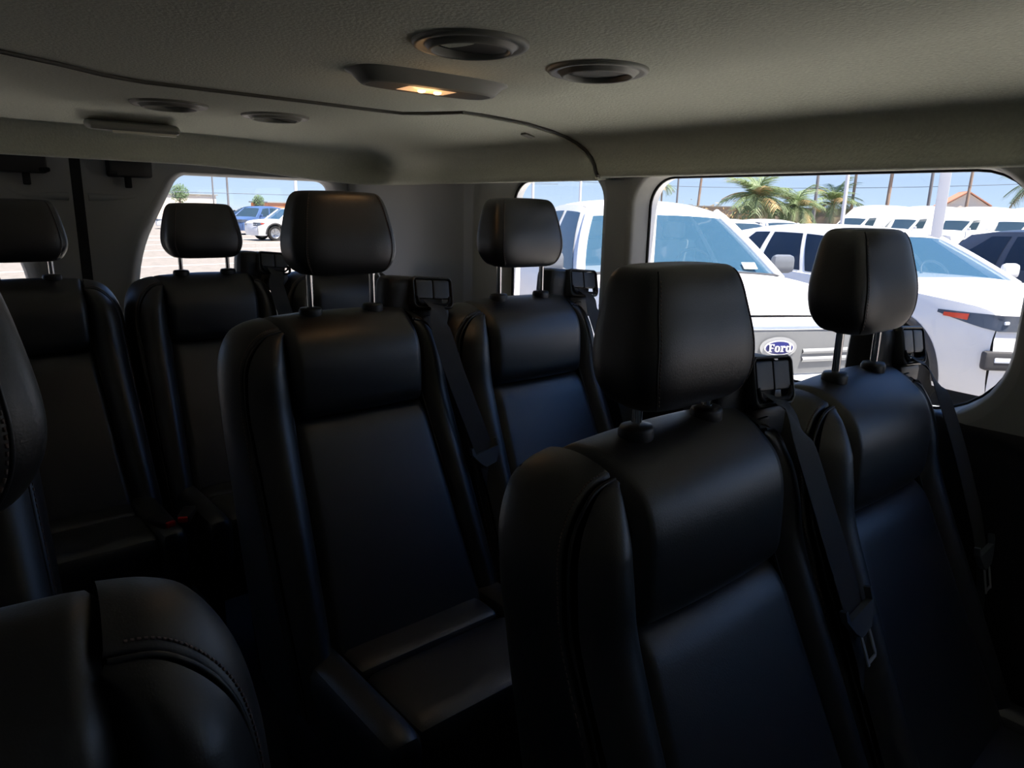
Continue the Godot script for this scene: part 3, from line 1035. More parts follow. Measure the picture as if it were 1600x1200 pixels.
func seats() -> void:
	seat_meshes()
	var y2 := 1.602
	var y3 := 1.641
	var z2 := -0.463
	var z3 := -1.2256
	var z4 := -2.115
	var g2 := "second row leather seats"
	var g3 := "third row leather seats"
	var g4 := "rear row leather seats"
	seat(Vector3(0.645, y2, z2), 0.034, "large black leather seat nearest the camera with lowered headrest", g2, {tongue = 0.575})
	seat(Vector3(1.094, y2, z2), 0.072, "black leather seat at right, in front of the large side window", g2, {tongue = 0.60, wall = true})
	seat(Vector3(-0.073, y2 - 0.010, z2), 0.084, "black leather seat in the lower left corner, headrest cut by the picture edge", g2, {tower = false, mirror = true, head = Vector3(0.020, 0, 0.016)})
	seat(Vector3(0.637, y3, z3), 0.074, "black leather aisle seat in the middle of the picture, behind the nearest row", g3, {tongue = 0.62, metal = false})
	seat(Vector3(1.083, y3, z3), 0.074, "black leather seat beside the narrow side window", g3, {tongue = 0.68, wall = true})
	seat(Vector3(-0.110, y3, z3), 0.066, "black leather seat at the left edge, mostly hidden behind a headrest", g3, {tower = false, mirror = true})
	seat(Vector3(0.675, y3, z4), 0.048, "rear black leather seat whose headrest stands against the back door window", g4, {slim = 0.92})
	seat(Vector3(0.240, y3, z4), 0.048, "rear black leather seat at far left, before the split of the back doors", g4, {tower = false, mirror = true, slim = 0.92})
	seat(Vector3(1.095, y3, z4), 0.048, "rear black leather seat in the corner, hidden behind the middle aisle seat", g4, {tower = false, slim = 0.92})
	for k in 2:
		var o := thing("belt_buckle", ["belt buckle with red button on the rear seat, left one", "belt buckle with red button on the rear seat, right one"][k], "buckle", Vector3(0.405 + 0.034 * k, 1.108 - 0.002 * k, -1.655 - 0.012 * k), deg_to_rad(20.0 - 50.0 * k), "red buckles on the rear bench")
		var b := MB.new()
		b.rbox(Vector3(0, 0.008, -0.03), Vector3(0.030, 0.018, 0.066), 0.005)
		part("body", b.done(), M.black_plastic, o)
		b = MB.new()
		b.rbox(Vector3(0, 0.009, 0.004), Vector3(0.022, 0.014, 0.010), 0.003)
		part("release_button", b.done(), M.red_button, o, "red release button")

# ---------------------------------------------------------------- vehicles outside
# Local axes: the nose at the origin pointing +z, y up, l = distance behind the nose.
func car(called: String, label: String, category: String, at: Vector3, heading: float, sp: Dictionary, paint: String, group := "", detail := 2) -> Node3D:
	var o := thing(called, label, category, at, heading, group)
	var key: String = "%s%d" % [sp.id, detail]
	var L: float = sp.length
	var HW: float = sp.width / 2.0
	var plan := func(l: float) -> float:
		return HW * (1.0 - sp.nose * pow(clampf(1.0 - l / 0.7, 0.0, 1.0), 2.2) - 0.06 * pow(clampf(1.0 - (L - l) / 0.5, 0.0, 1.0), 2.0))
	var bot := func(l: float) -> float:
		var y: float = sp.clear
		for wl in sp.wheels:
			var d: float = absf(l - wl)
			var ra: float = sp.wheel + 0.075
			if d < ra: y = maxf(y, sp.wheel + sqrt(ra * ra - d * d))
		return y
	var width := func(l: float, y: float) -> float:
		var top: float = curve(sp.top, l)
		var t: float = clampf((y - sp.clear) / (top - sp.clear), 0.0, 1.0)
		return plan.call(l) * (1.0 - 0.05 * pow(maxf(0.0, t - 0.6) / 0.4, 2.0) - 0.04 * pow(1.0 - minf(t * 2.5, 1.0), 2.0) + 0.012 * exp(-pow((t - 0.72) / 0.06, 2.0)))
	if not K.has(key + "body"):
		var b := MB.new()
		var N := 96 if detail > 1 else 44
		for sg in [-1.0, 1.0]:
			b.grid(N, 9, func(u: float, t: float):
				var l := L * u
				var y: float = lerpf(bot.call(l), curve(sp.top, l), t)
				return Vector3(sg * width.call(l, y), y, -l))
		b.grid(12, N, func(u: float, t: float):
			var l := L * t
			var q := u * 2 - 1
			var y: float = curve(sp.top, l)
			return Vector3(q * width.call(l, y), y + sp.crown * (1.0 - pow(absf(q), 3.0)), -l))
		for e in [0.0, 1.0]:
			b.grid(12, 8, func(u: float, t: float):
				var l: float = L * e
				var q := u * 2 - 1
				var y: float = lerpf(sp.clear, curve(sp.top, l), t)
				var bul: float = (sp.bulge * (1 - q * q) + 0.03 * sin(PI * t)) * (1.0 if e < 0.5 else -0.3)
				return Vector3(q * width.call(l, y), y + (sp.crown * (1.0 - pow(absf(q), 3.0)) if t > 0.99 else 0.0), -l + bul))
		K[key + "body"] = b.done()
		b = MB.new()
		b.rbox(Vector3(0, sp.clear + 0.24, -L / 2), Vector3(sp.width - 0.5, 0.44, L - 0.5), 0.05, Basis.IDENTITY, 2)
		K[key + "under"] = b.done()
		# cabin sides, roof
		b = MB.new()
		var roof_y := func(l: float) -> float: return curve(sp.roof, l)
		var side_pt := func(sg: float, s: float, t: float) -> Vector3:
			var lb: float = lerpf(sp.wb, sp.rb, s)
			var lt: float = lerpf(sp.wt, sp.rt, s)
			var pb := Vector3(sg * (width.call(lb, curve(sp.top, lb)) - 0.02), curve(sp.top, lb) - 0.02, -lb)
			var pt := Vector3(sg * sp.roof_hw, roof_y.call(lt), -lt)
			var r := pb.lerp(pt, t)
			r.x += sg * sp.belly * sin(PI * t * 0.9)
			return r
		for sg in [-1.0, 1.0]:
			b.grid(24, 8, func(u: float, t: float): return side_pt.call(sg, u, t))
		b.grid(16, 28, func(u: float, t: float):
			var q := u * 2 - 1
			var l: float = lerpf(sp.wt, sp.rt, t)
			var end: float = 1.0 - pow(absf(2 * t - 1), 6.0)
			return Vector3(q * sp.roof_hw, roof_y.call(l) + sp.roof_crown * (1 - pow(absf(q), 2.6)) * (0.45 + 0.55 * end), -l + 0.05 * (1 - q * q) * (1.0 if t < 0.01 else 0.0)))
		# tail
		b.grid(8, 4, func(u: float, t: float): return side_pt.call(-1.0, 1.0, t).lerp(side_pt.call(1.0, 1.0, t), u) + Vector3(0, sp.roof_crown * 0.45 * t * (1 - pow(absf(u * 2 - 1), 2.6)), 0))
		var wst: float = sp.get("ws_top", 1.0)
		if wst < 1.0:                                          # painted header above the windscreen
			b.grid(16, 6, func(u: float, t: float):
				var q := u * 2 - 1
				var k := lerpf(wst, 1.0, t)
				var p: Vector3 = side_pt.call(-1.0, 0.0, k).lerp(side_pt.call(1.0, 0.0, k), u)
				return p + Vector3(0, sp.roof_crown * lerpf(0.4, 0.45, t) * (1 - q * q), 0.07 * (1 - q * q) * (1.0 - 0.3 * t)))
		K[key + "cab"] = b.done()
		# windscreen
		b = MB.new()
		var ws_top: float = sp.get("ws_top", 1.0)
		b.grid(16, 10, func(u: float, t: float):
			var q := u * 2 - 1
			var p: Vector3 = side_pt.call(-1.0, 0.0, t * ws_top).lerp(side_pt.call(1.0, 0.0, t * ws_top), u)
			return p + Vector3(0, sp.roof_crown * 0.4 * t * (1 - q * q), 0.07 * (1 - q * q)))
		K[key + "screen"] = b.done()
		for sg in [-1.0, 1.0]:
			b = MB.new()
			var pil := []
			for i in 9:
				pil.push_back(side_pt.call(sg, 0.0, i / 8.0) + Vector3(sg * -0.01, 0, -0.005))
			b.tube(pil, 0.042, 8)
			K[key + "pillar%d" % sg] = b.done()
			for k in sp.windows.size():
				var wq: Array = sp.windows[k]
				b = MB.new()
				for pass_ in 2:
					b.grid(8, 5, func(u: float, t: float):
						var tt: float = lerpf(wq[2], wq[3], t)
						var s0: float = lerpf(wq[0], wq[4] if wq.size() > 4 else wq[0], t)
						var s1: float = lerpf(wq[1], wq[5] if wq.size() > 5 else wq[1], t)
						return side_pt.call(sg, lerpf(s0, s1, u), tt) + Vector3(sg * (0.007 if pass_ == 0 else -0.01), 0, 0))
				K[key + "win%d_%d" % [k, sg]] = b.done()
			if sp.get("cladding", false):
				b = MB.new()
				for wl in sp.wheels:
					b.grid(24, 4, func(u: float, t: float):
						var a := PI * (u * 1.06 - 0.03)
						var ra: float = sp.wheel + 0.070 + 0.085 * t
						var l: float = wl - cos(a) * ra
						var y: float = maxf(sp.wheel + sin(a) * ra, sp.clear - 0.02)
						return Vector3(sg * (width.call(l, y) + 0.004 + 0.018 * sin(PI * t)), y, -l))
				K[key + "clad%d" % sg] = b.done()
		# wheels
		var r: float = sp.wheel
		b = MB.new()
		var tp := [Vector2(0.62, 0.08), Vector2(0.70, 0.115), Vector2(0.92, 0.12), Vector2(0.99, 0.09), Vector2(1.0, 0.0), Vector2(0.99, -0.09), Vector2(0.92, -0.12), Vector2(0.6, -0.11)]
		b.ring(32, tp.size() - 1, func(u: float, t: float):
			var q: Vector2 = tp[int(round(t * (tp.size() - 1)))]
			return Vector3(q.y, q.x * r * cos(u * TAU), q.x * r * sin(u * TAU)))
		K[key + "tyre"] = b.done()
		b = MB.new()
		for sx in [-1.0, 1.0]:
			b.ring(24, 3, func(u: float, t: float):
				var q: Vector2 = [Vector2(0.66, 0.10), Vector2(0.60, 0.105), Vector2(0.56, 0.06), Vector2(0.0, 0.05)][int(round(t * 3))]
				return Vector3(q.y * sx, q.x * r * cos(u * TAU), q.x * r * sin(u * TAU)))
			for i in 6:
				var a := TAU * i / 6.0
				b.rbox(Vector3(sx * 0.088, 0.33 * r * cos(a), 0.33 * r * sin(a)), Vector3(0.03, 0.62 * r, 0.11 * r), 0.01, Basis(Vector3.RIGHT, a), 2)
		K[key + "rim"] = b.done()
	var m: Material = M[paint]
	part("body", K[key + "body"], m, o)
	part("underbody", K[key + "under"], M.soft_black, o)
	part("cabin", K[key + "cab"], m, o)
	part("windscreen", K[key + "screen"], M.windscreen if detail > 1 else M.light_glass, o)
	for sg in [-1, 1]:
		part("pillar", K[key + "pillar%d" % sg], m, o)
		for k in sp.windows.size():
			part("side_window", K[key + "win%d_%d" % [k, sg]], M[sp.get("glass", "tinted")], o)
		if sp.get("cladding", false): part("wheel_arch_trim", K[key + "clad%d" % sg], M.cladding, o)
		var mir := MB.new()
		var ml: float = sp.wb + 0.30
		mir.rbox(Vector3(sg * (HW + 0.10), curve(sp.top, ml) + 0.10, -ml), Vector3(0.22, 0.17, 0.10), 0.045, Basis.IDENTITY, 5)
		mir.tube([Vector3(sg * (HW - 0.06), curve(sp.top, ml) + 0.0, -ml), Vector3(sg * (HW + 0.06), curve(sp.top, ml) + 0.06, -ml)], 0.025, 6)
		part("wing_mirror", mir.done(), M[sp.get("mirror", paint)], o)
		for wl in sp.wheels:
			var w := part("wheel", K[key + "tyre"], M.tyre, o)
			w.position = Vector3(sg * (HW - 0.15), sp.wheel, -wl)
			part("rim", K[key + "rim"], M.alloy, w)
		if sp.has("lamp"):
			var q: Array = sp.lamp                                # y0, y1, l1 (how far it wraps), inner q
			var hb := MB.new()
			hb.grid(12, 4, func(u: float, t: float):
				var y: float = lerpf(q[0], q[1], t)
				var side_u := u * 2.0
				if side_u > 1.0:
					var l: float = q[2] * (side_u - 1.0)
					return Vector3(sg * (width.call(l, lerpf(y, (q[0] + q[1]) / 2 + 0.06, (side_u - 1.0) * 0.8)) + 0.008), lerpf(y, (q[0] + q[1]) / 2 + 0.06, (side_u - 1.0) * 0.8), -l + 0.006)
				var qq: float = lerpf(q[3], 1.0, side_u)
				return Vector3(sg * qq * width.call(0.0, y), y, sp.bulge * (1 - qq * qq) + 0.03 + 0.008))
			var hl := part("headlight", hb.done(), M.headlight, o)
			if detail > 1:
				var ab := MB.new()
				ab.grid(6, 3, func(u: float, t: float):
					var l: float = lerpf(q[2] * 0.42, q[2] * 0.86, u)
					var y: float = (q[0] + q[1]) / 2 + 0.028 + (t - 0.5) * 0.055 * (1.0 - 0.4 * u)
					return Vector3(sg * (width.call(l, y) + 0.016), y, -l + 0.006))
				part("side_marker", ab.done(), M.amber, hl, "orange side marker")
				var lb := MB.new()
				for i in 3:
					var qx: float = lerpf(q[3] + 0.05, 0.96, i / 2.0)
					lb.rbox(Vector3(sg * qx * width.call(0.0, q[0] + 0.07), q[0] + 0.075, sp.bulge * (1 - qx * qx) + 0.045), Vector3(0.05, 0.03, 0.02), 0.008)
				part("lamp_element", lb.done(), M.led, hl)
	if sp.has("fog"):
		for sg in [-1.0, 1.0]:
			var fb := MB.new()
			fb.rbox(Vector3(sg * HW * 0.80, sp.fog, 0.035), Vector3(0.26, 0.17, 0.10), 0.03, Basis(Vector3.UP, sg * 0.32))
			var fg := part("fog_lamp_pocket", fb.done(), M.cladding, o)
			fb = MB.new()
			fb.rbox(Vector3(sg * HW * 0.80, sp.fog + 0.01, 0.085), Vector3(0.14, 0.045, 0.02), 0.01, Basis(Vector3.UP, sg * 0.32))
			part("fog_lamp", fb.done(), M.led, fg)
	return o

func specs() -> Dictionary:
	return {
		truck = {id = "truck", length = 5.88, width = 2.02, nose = 0.10, clear = 0.36, wheel = 0.40, wheels = [1.00, 4.70], crown = 0.05, bulge = 0.10,
			top = [[0.0, 1.13], [0.06, 1.20], [0.3, 1.24], [1.0, 1.29], [1.5, 1.31], [2.4, 1.30], [4.1, 1.30], [5.88, 1.32]],
			wb = 1.42, wt = 2.20, rt = 3.75, rb = 4.0, roof = [[2.2, 1.86], [2.5, 1.90], [3.2, 1.91], [3.75, 1.86]], roof_hw = 0.63, roof_crown = 0.06, belly = 0.03, ws_top = 0.90,
			windows = [[0.08, 0.44, 0.06, 0.90, 0.14, 0.44], [0.50, 0.88, 0.06, 0.90, 0.50, 0.84]], glass = "light_glass", mirror = "grey_paint"},
		suv = {id = "suv", length = 5.05, width = 2.0, nose = 0.14, clear = 0.30, wheel = 0.395, wheels = [0.95, 3.95], crown = 0.05, bulge = 0.13,
			top = [[0.0, 0.99], [0.05, 1.06], [0.3, 1.11], [0.9, 1.15], [1.5, 1.19], [2.4, 1.18], [4.0, 1.21], [4.9, 1.22], [5.05, 1.05]],
			wb = 1.38, wt = 2.25, rt = 4.55, rb = 4.95, roof = [[2.25, 1.62], [2.7, 1.69], [3.4, 1.71], [4.1, 1.69], [4.55, 1.64]], roof_hw = 0.63, roof_crown = 0.05, belly = 0.03,
			windows = [[0.09, 0.34, 0.08, 0.88, 0.12, 0.34], [0.37, 0.62, 0.08, 0.88], [0.66, 0.90, 0.10, 0.88, 0.66, 0.80]], cladding = true, lamp = [0.90, 1.04, 0.52, 0.55], fog = 0.64},
		van = {id = "van", length = 5.98, width = 2.06, nose = 0.14, clear = 0.30, wheel = 0.35, wheels = [1.0, 4.7], crown = 0.05, bulge = 0.12,
			top = [[0.0, 0.95], [0.1, 1.08], [0.5, 1.20], [0.9, 1.28], [1.6, 1.30], [3.0, 1.30], [5.98, 1.30]],
			wb = 0.82, wt = 2.35, rt = 5.75, rb = 5.95, roof = [[2.35, 2.56], [2.8, 2.66], [4.0, 2.70], [5.75, 2.68]], roof_hw = 0.80, roof_crown = 0.07, belly = 0.06, ws_top = 0.47,
			windows = [[0.06, 0.24, 0.05, 0.48, 0.04, 0.20]], glass = "light_glass"},
		compact = {id = "compact", length = 4.4, width = 1.9, nose = 0.16, clear = 0.28, wheel = 0.40, wheels = [0.90, 3.5], crown = 0.04, bulge = 0.12,
			top = [[0.0, 0.86], [0.06, 0.96], [0.4, 1.04], [1.0, 1.09], [2.0, 1.10], [4.3, 1.12], [4.4, 1.0]],
			wb = 1.15, wt = 1.85, rt = 4.0, rb = 4.3, roof = [[1.85, 1.64], [2.4, 1.73], [3.4, 1.74], [4.0, 1.68]], roof_hw = 0.62, roof_crown = 0.05, belly = 0.03,
			windows = [[0.08, 0.38, 0.08, 0.88, 0.12, 0.38], [0.42, 0.70, 0.08, 0.88], [0.74, 0.92, 0.10, 0.88]], cladding = true, glass = "light_glass", lamp = [0.78, 0.96, 0.34, 0.6]},
		sedan = {id = "sedan", length = 4.7, width = 1.85, nose = 0.18, clear = 0.22, wheel = 0.33, wheels = [0.9, 3.7], crown = 0.04, bulge = 0.14,
			top = [[0.0, 0.64], [0.08, 0.74], [0.5, 0.84], [1.2, 0.93], [2.4, 0.96], [3.9, 1.0], [4.6, 1.0], [4.7, 0.9]],
			wb = 1.3, wt = 2.1, rt = 3.4, rb = 4.1, roof = [[2.1, 1.38], [2.5, 1.44], [3.0, 1.44], [3.4, 1.39]], roof_hw = 0.58, roof_crown = 0.04, belly = 0.03,
			windows = [[0.10, 0.48, 0.08, 0.88], [0.52, 0.88, 0.08, 0.88]], glass = "light_glass", lamp = [0.58, 0.70, 0.4, 0.55]},
	}

func vehicles() -> void:
	var S := specs()
	var hd := -0.52
	var t := car("pickup_truck", "white pickup truck with grey closed grille, seen through the large window", "pickup truck", Vector3(4.51, 0, -2.55), hd, S.truck, "white_paint")
	# closed grille, light bar, bumper and badge
	var b := MB.new()
	b.grid(16, 6, func(u: float, w: float):
		var q := u * 2 - 1
		return Vector3(q * 0.86, lerpf(0.80, 1.10, w), 0.10 * (1 - q * q) + 0.045 + 0.012 * sin(PI * w)))
	var gr := part("grille", b.done(), M.grille, t, "grey closed grille panel")
	for y in [0.955, 0.90]:
		b = MB.new()
		for sg in [-1.0, 1.0]:
			b.grid(10, 3, func(u: float, w: float):
				var q: float = sg * lerpf(0.22, 0.98, u)
				return Vector3(q * 0.86, y + (w - 0.5) * 0.035, 0.10 * (1 - q * q) + 0.058 + 0.014 * sin(PI * w)))
		part("grille_bar", b.done(), M.grille_line, gr)
	b = MB.new()
	b.grid(16, 3, func(u: float, w: float):
		var q := u * 2 - 1
		return Vector3(q * 0.93, lerpf(1.105, 1.155, w), 0.10 * (1 - q * q) + 0.045 + 0.014 * sin(PI * w)))
	part("light_bar", b.done(), M.lightbar, t, "pale horizontal light bar")
	b = MB.new()
	b.grid(20, 8, func(u: float, w: float):
		var q := u * 2 - 1
		var a := PI * (w - 0.5)
		return Vector3(q * 1.0, 0.66 + 0.13 * sin(a), 0.10 * (1 - pow(q, 4)) + 0.02 + 0.10 * pow(cos(a), 0.6)))
	part("bumper", b.done(), M.white_paint, t, "white bumper")
	var badge := MB.new()
	var ell := func(rx: float, ry: float, z: float): return func(u: float, w: float): return Vector3(rx * cos(u * TAU) * (1.0 - w), 0.985 + ry * sin(u * TAU) * (1.0 - w), z + 0.006 * w)
	badge.ring(48, 4, ell.call(0.135, 0.072, 0.165))
	var bd := part("badge", badge.done(), M.grille_line, gr, "oval badge")
	# the badge parts: white rim, blue field, lettering
	badge = MB.new()
	badge.ring(48, 3, ell.call(0.108, 0.050, 0.174))
	part("badge_rim", badge.done(), M.badge_white, t)
	badge = MB.new()
	badge.ring(48, 3, ell.call(0.099, 0.043, 0.178))
	part("badge_field", badge.done(), M.badge_blue, t, "blue oval field")
	var tm := TextMesh.new()
	var sf := SystemFont.new()
	sf.font_names = PackedStringArray(["Droid Serif"])
	sf.font_italic = true
	sf.font_weight = 700
	tm.font = sf
	tm.text = "Ford"
	tm.font_size = 64
	tm.pixel_size = 0.00112
	tm.depth = 0.006
	var tx := part("badge_lettering", tm, M.badge_white, t, "white script lettering")
	tx.position = Vector3(0, 0.985, 0.186)
	# cabin fittings behind the windscreen
	for sx in [-0.42, 0.42]:
		b = MB.new()
		b.rbox(Vector3(sx, 1.28, -2.62), Vector3(0.46, 0.62, 0.16), 0.06, Basis(Vector3.RIGHT, -0.15))
		b.rbox(Vector3(sx, 1.68, -2.68), Vector3(0.24, 0.17, 0.10), 0.04)
		part("front_seat", b.done(), M.car_seat, t)
	b = MB.new()
	var rim := []
	for i in 33: rim.push_back(Vector3(0.42 + 0.19 * cos(TAU * i / 32), 1.34 + 0.17 * sin(TAU * i / 32), -2.12 - 0.08 * sin(TAU * i / 32)))
	b.tube(rim, 0.015, 8, false)
	part("steering_wheel", b.done(), M.soft_black, t)
	b = MB.new()
	b.rbox(Vector3(0, 1.22, -1.85), Vector3(1.5, 0.14, 0.5), 0.05)
	b.rbox(Vector3(0, 1.05, -2.7), Vector3(1.6, 0.1, 1.8), 0.03)
	part("dashboard", b.done(), M.cabin, t)
	b = MB.new()
	b.rbox(Vector3(0.655, 1.405, -1.50), Vector3(0.13, 0.085, 0.004), 0.001, Basis(Vector3.RIGHT, deg_to_rad(-52.0)), 2)
	part("sticker", b.done(), M.paper, t, "pale sticker on the windscreen")
	b = MB.new()
	b.rbox(Vector3(0.57, 1.315, -1.62), Vector3(0.20, 0.004, 0.12), 0.001, Basis(Vector3.UP, 0.4), 2)
	part("paper_sheet", b.done(), M.paper, t, "paper on the dashboard")
	b = MB.new()
	b.grid(16, 2, func(u: float, w: float):
		var q := u * 2 - 1
		return Vector3(q * 0.90, 1.325 + 0.012 * w + 0.035 * (1 - q * q), -1.36 - 0.10 * w + 0.06 * (1 - q * q)))
	part("cowl", b.done(), M.cladding, t, "dark cowl at the windscreen base")

	var x := car("utility_car", "white sport utility vehicle parked nose to the right beyond the pickup", "car", Vector3(8.05, 0, -1.58), -0.465, S.suv, "white_paint")
	b = MB.new()
	rim = []
	for i in 33: rim.push_back(Vector3(0.38 + 0.19 * cos(TAU * i / 32), 1.22 + 0.15 * sin(TAU * i / 32), -2.0 - 0.10 * sin(TAU * i / 32)))
	b.tube(rim, 0.015, 8, false)
	part("steering_wheel", b.done(), M.grey_plastic, x)
	b = MB.new()
	b.rbox(Vector3(0, 1.09, -1.85), Vector3(1.5, 0.14, 0.5), 0.05)
	part("dashboard", b.done(), M.cabin, x)
	for sx in [-0.40, 0.40]:
		b = MB.new()
		b.rbox(Vector3(sx, 1.10, -2.75), Vector3(0.46, 0.62, 0.16), 0.06, Basis(Vector3.RIGHT, -0.2))
		b.rbox(Vector3(sx, 1.48, -2.84), Vector3(0.24, 0.16, 0.10), 0.04)
		part("front_seat", b.done(), M.cladding, x)
	b = MB.new()
	b.grid(12, 6, func(u: float, w: float):
		var q := u * 2 - 1
		return Vector3(q * 0.50, lerpf(0.58, 0.95, w), 0.13 * (1 - q * q * 0.3) + 0.035 + 0.01 * sin(PI * w)))
	part("grille", b.done(), M.cladding, x, "dark front grille")

	car("utility_car", "dark blue-black sport utility vehicle behind the white one at right", "car", Vector3(10.7, 0, 0.35), -0.54, S.suv, "dark_paint")
	car("utility_car", "white vehicle roof beyond the pickup bonnet, left of the bushy palms", "car", Vector3(12.8, 0, -7.9), -0.5, S.truck, "white_paint", "", 1)
	car("utility_car", "white vehicle with dark rear window under the bushy palms", "car", Vector3(17.5, 0, -9.7), -0.5, S.suv, "white_paint", "", 1)
	car("utility_car", "second white vehicle under the bushy palms, nearer the light pole", "car", Vector3(24.1, 0, -12.1), -0.5, S.suv, "white_paint", "", 1)
	var vl := ["leftmost high-roof white van in the row, beside the white light pole", "second high-roof white van in the row from the left", "third high-roof white van in the row, left of the square post", "rightmost high-roof white van in the row, right of the square post"]
	for i in 4:
		car("van", vl[i], "van", Vector3(46.9 + 1.0 * i, 0, -22.4 + 2.68 * i), -PI / 2 - 0.28, S.van, "white_paint", "row of white vans", 1)
	# seen through the rear door window
	car("compact_car", "white compact car standing nearest in the rear window", "car", Vector3(14.9, 0, -38.7), -PI / 2 + 0.05, S.compact, "white_paint", "", 2)
	car("compact_car", "dusty blue car behind the white compact in the rear window", "car", Vector3(16.6, 0, -46.2), PI / 2 + 0.5 + PI, S.compact, "blue_paint", "", 1)
	car("utility_car", "dark navy car in the rear window, right of the headrest", "car", Vector3(23.8, 0, -66.0), -1.0, S.suv, "navy_paint", "", 1)
	car("utility_car", "black car at the left edge of the rear window", "car", Vector3(19.6, 0, -67.0), -1.2, S.suv, "dark_paint", "", 1)
	car("sedan", "small white car at the left edge of the rear window", "car", Vector3(15.4, 0, -58.0), -1.9, S.sedan, "white_paint", "", 1)
	car("sedan", "grey car far behind in the rear window", "car", Vector3(33.0, 0, -84.0), -1.2, S.sedan, "grey_paint", "", 1)

# ---------------------------------------------------------------- the lot and what stands beyond it
func frond_mesh(len_: float, droop: float, wide: float, seed_: int) -> ArrayMesh:
	var b := MB.new()
	var rng := RandomNumberGenerator.new()
	rng.seed = seed_
	var spine := []
	for i in 13:
		var t := i / 12.0
		spine.push_back(Vector3(len_ * (t - 0.18 * droop * t * t), len_ * (0.42 * t - droop * t * t), 0))
	b.tube(spine, len_ * 0.012, 4)
	for i in 22:
		var t := 0.16 + 0.84 * i / 22.0
		var p := along(spine, t)
		var d := (along(spine, minf(t + 0.03, 1.0)) - along(spine, maxf(t - 0.03, 0.0))).normalized()
		for s in [-1.0, 1.0]:
			var ln := wide * (1.0 - 0.55 * absf(t - 0.4)) * rng.randf_range(0.85, 1.1)
			var tip: Vector3 = p + d * ln * 0.55 + Vector3(0, -ln * rng.randf_range(0.25, 0.6), s * ln * 0.75)
			var w := d * len_ * 0.016
			b.grid(1, 3, func(u: float, v: float):
				var c := p.lerp(tip, v) + Vector3(0, 0.12 * ln * sin(PI * v), 0)
				return c + w * (u - 0.5) * 2.0 * (1.0 - v * 0.9))
	return b.done()

func palm(called: String, label: String, at: Vector3, height: float, trunk_r: float, n: int, len_: float, droop: float, seed_: int, lean := 0.0, group := "") -> void:
	var o := thing(called, label, "palm tree", at, 0.0, group)
	var rng := RandomNumberGenerator.new()
	rng.seed = seed_
	var b := MB.new()
	var pth := []
	for i in 9:
		var t := i / 8.0
		pth.push_back(Vector3(lean * t * t, height * t, 0.3 * lean * t))
	for i in 8: b.cone(pth[i], pth[i + 1] + (pth[i + 1] - pth[i]) * 0.02, trunk_r * (1.05 - 0.04 * i), trunk_r * (0.95 - 0.04 * i), 9)
	part("trunk", b.done(), M.trunk, o)
	var key := "frond%d" % int(len_ * 100 + droop * 10)
	if not K.has(key):
		K[key] = [frond_mesh(len_, droop, len_ * 0.34, 1), frond_mesh(len_ * 0.92, droop * 1.3, len_ * 0.3, 2), frond_mesh(len_ * 1.05, droop * 0.7, len_ * 0.36, 3)]
	for i in n:
		var f := part("frond", K[key][i % 3], M.frond if i % 7 != 6 else M.frond_dry, o)
		f.position = pth[8]
		f.rotation = Vector3(0, TAU * i * 0.381966 + rng.randf_range(-0.2, 0.2), lerpf(1.25, -0.45, float(i) / n) + rng.randf_range(-0.12, 0.12))

func pole(called: String, label: String, at: Vector3, h: float, r: float, m: String, square := false, head := false) -> void:
	var o := thing(called, label, "pole", at, 0.35 if square else 0.0)
	var b := MB.new()
	if square: b.rbox(Vector3(0, h / 2, 0), Vector3(r * 2, h, r * 2), 0.015, Basis.IDENTITY, 3)
	else: b.cone(Vector3.ZERO, Vector3(0, h, 0), r, r * 0.8, 14)
	part("shaft", b.done(), M[m], o)
	b = MB.new()
	b.rbox(Vector3(0, 0.25, 0), Vector3(r * 4, 0.5, r * 4), 0.03, Basis.IDENTITY, 3)
	part("base", b.done(), M.concrete, o)
	if head:
		b = MB.new()
		b.rbox(Vector3(0, h + 0.05, 0), Vector3(2.2, 0.08, 0.08), 0.02, Basis.IDENTITY, 3)
		for s in [-1.0, 1.0]: b.rbox(Vector3(s * 1.2, h + 0.02, 0), Vector3(0.6, 0.16, 0.36), 0.04, Basis.IDENTITY, 3)
		part("lamp_head", b.done(), M[m], o)

func cable(label: String, a: Vector3, c: Vector3, sag: float) -> void:
	var b := MB.new()
	var p := []
	for i in 25:
		var t := i / 24.0
		p.push_back(a.lerp(c, t) - Vector3(0, 4 * sag * t * (1 - t), 0))
	b.tube(p, 0.028, 5)
	var o := part("power_cable", b.done(), M.cable, self)
	tag(o, label, "cable", "power cables")

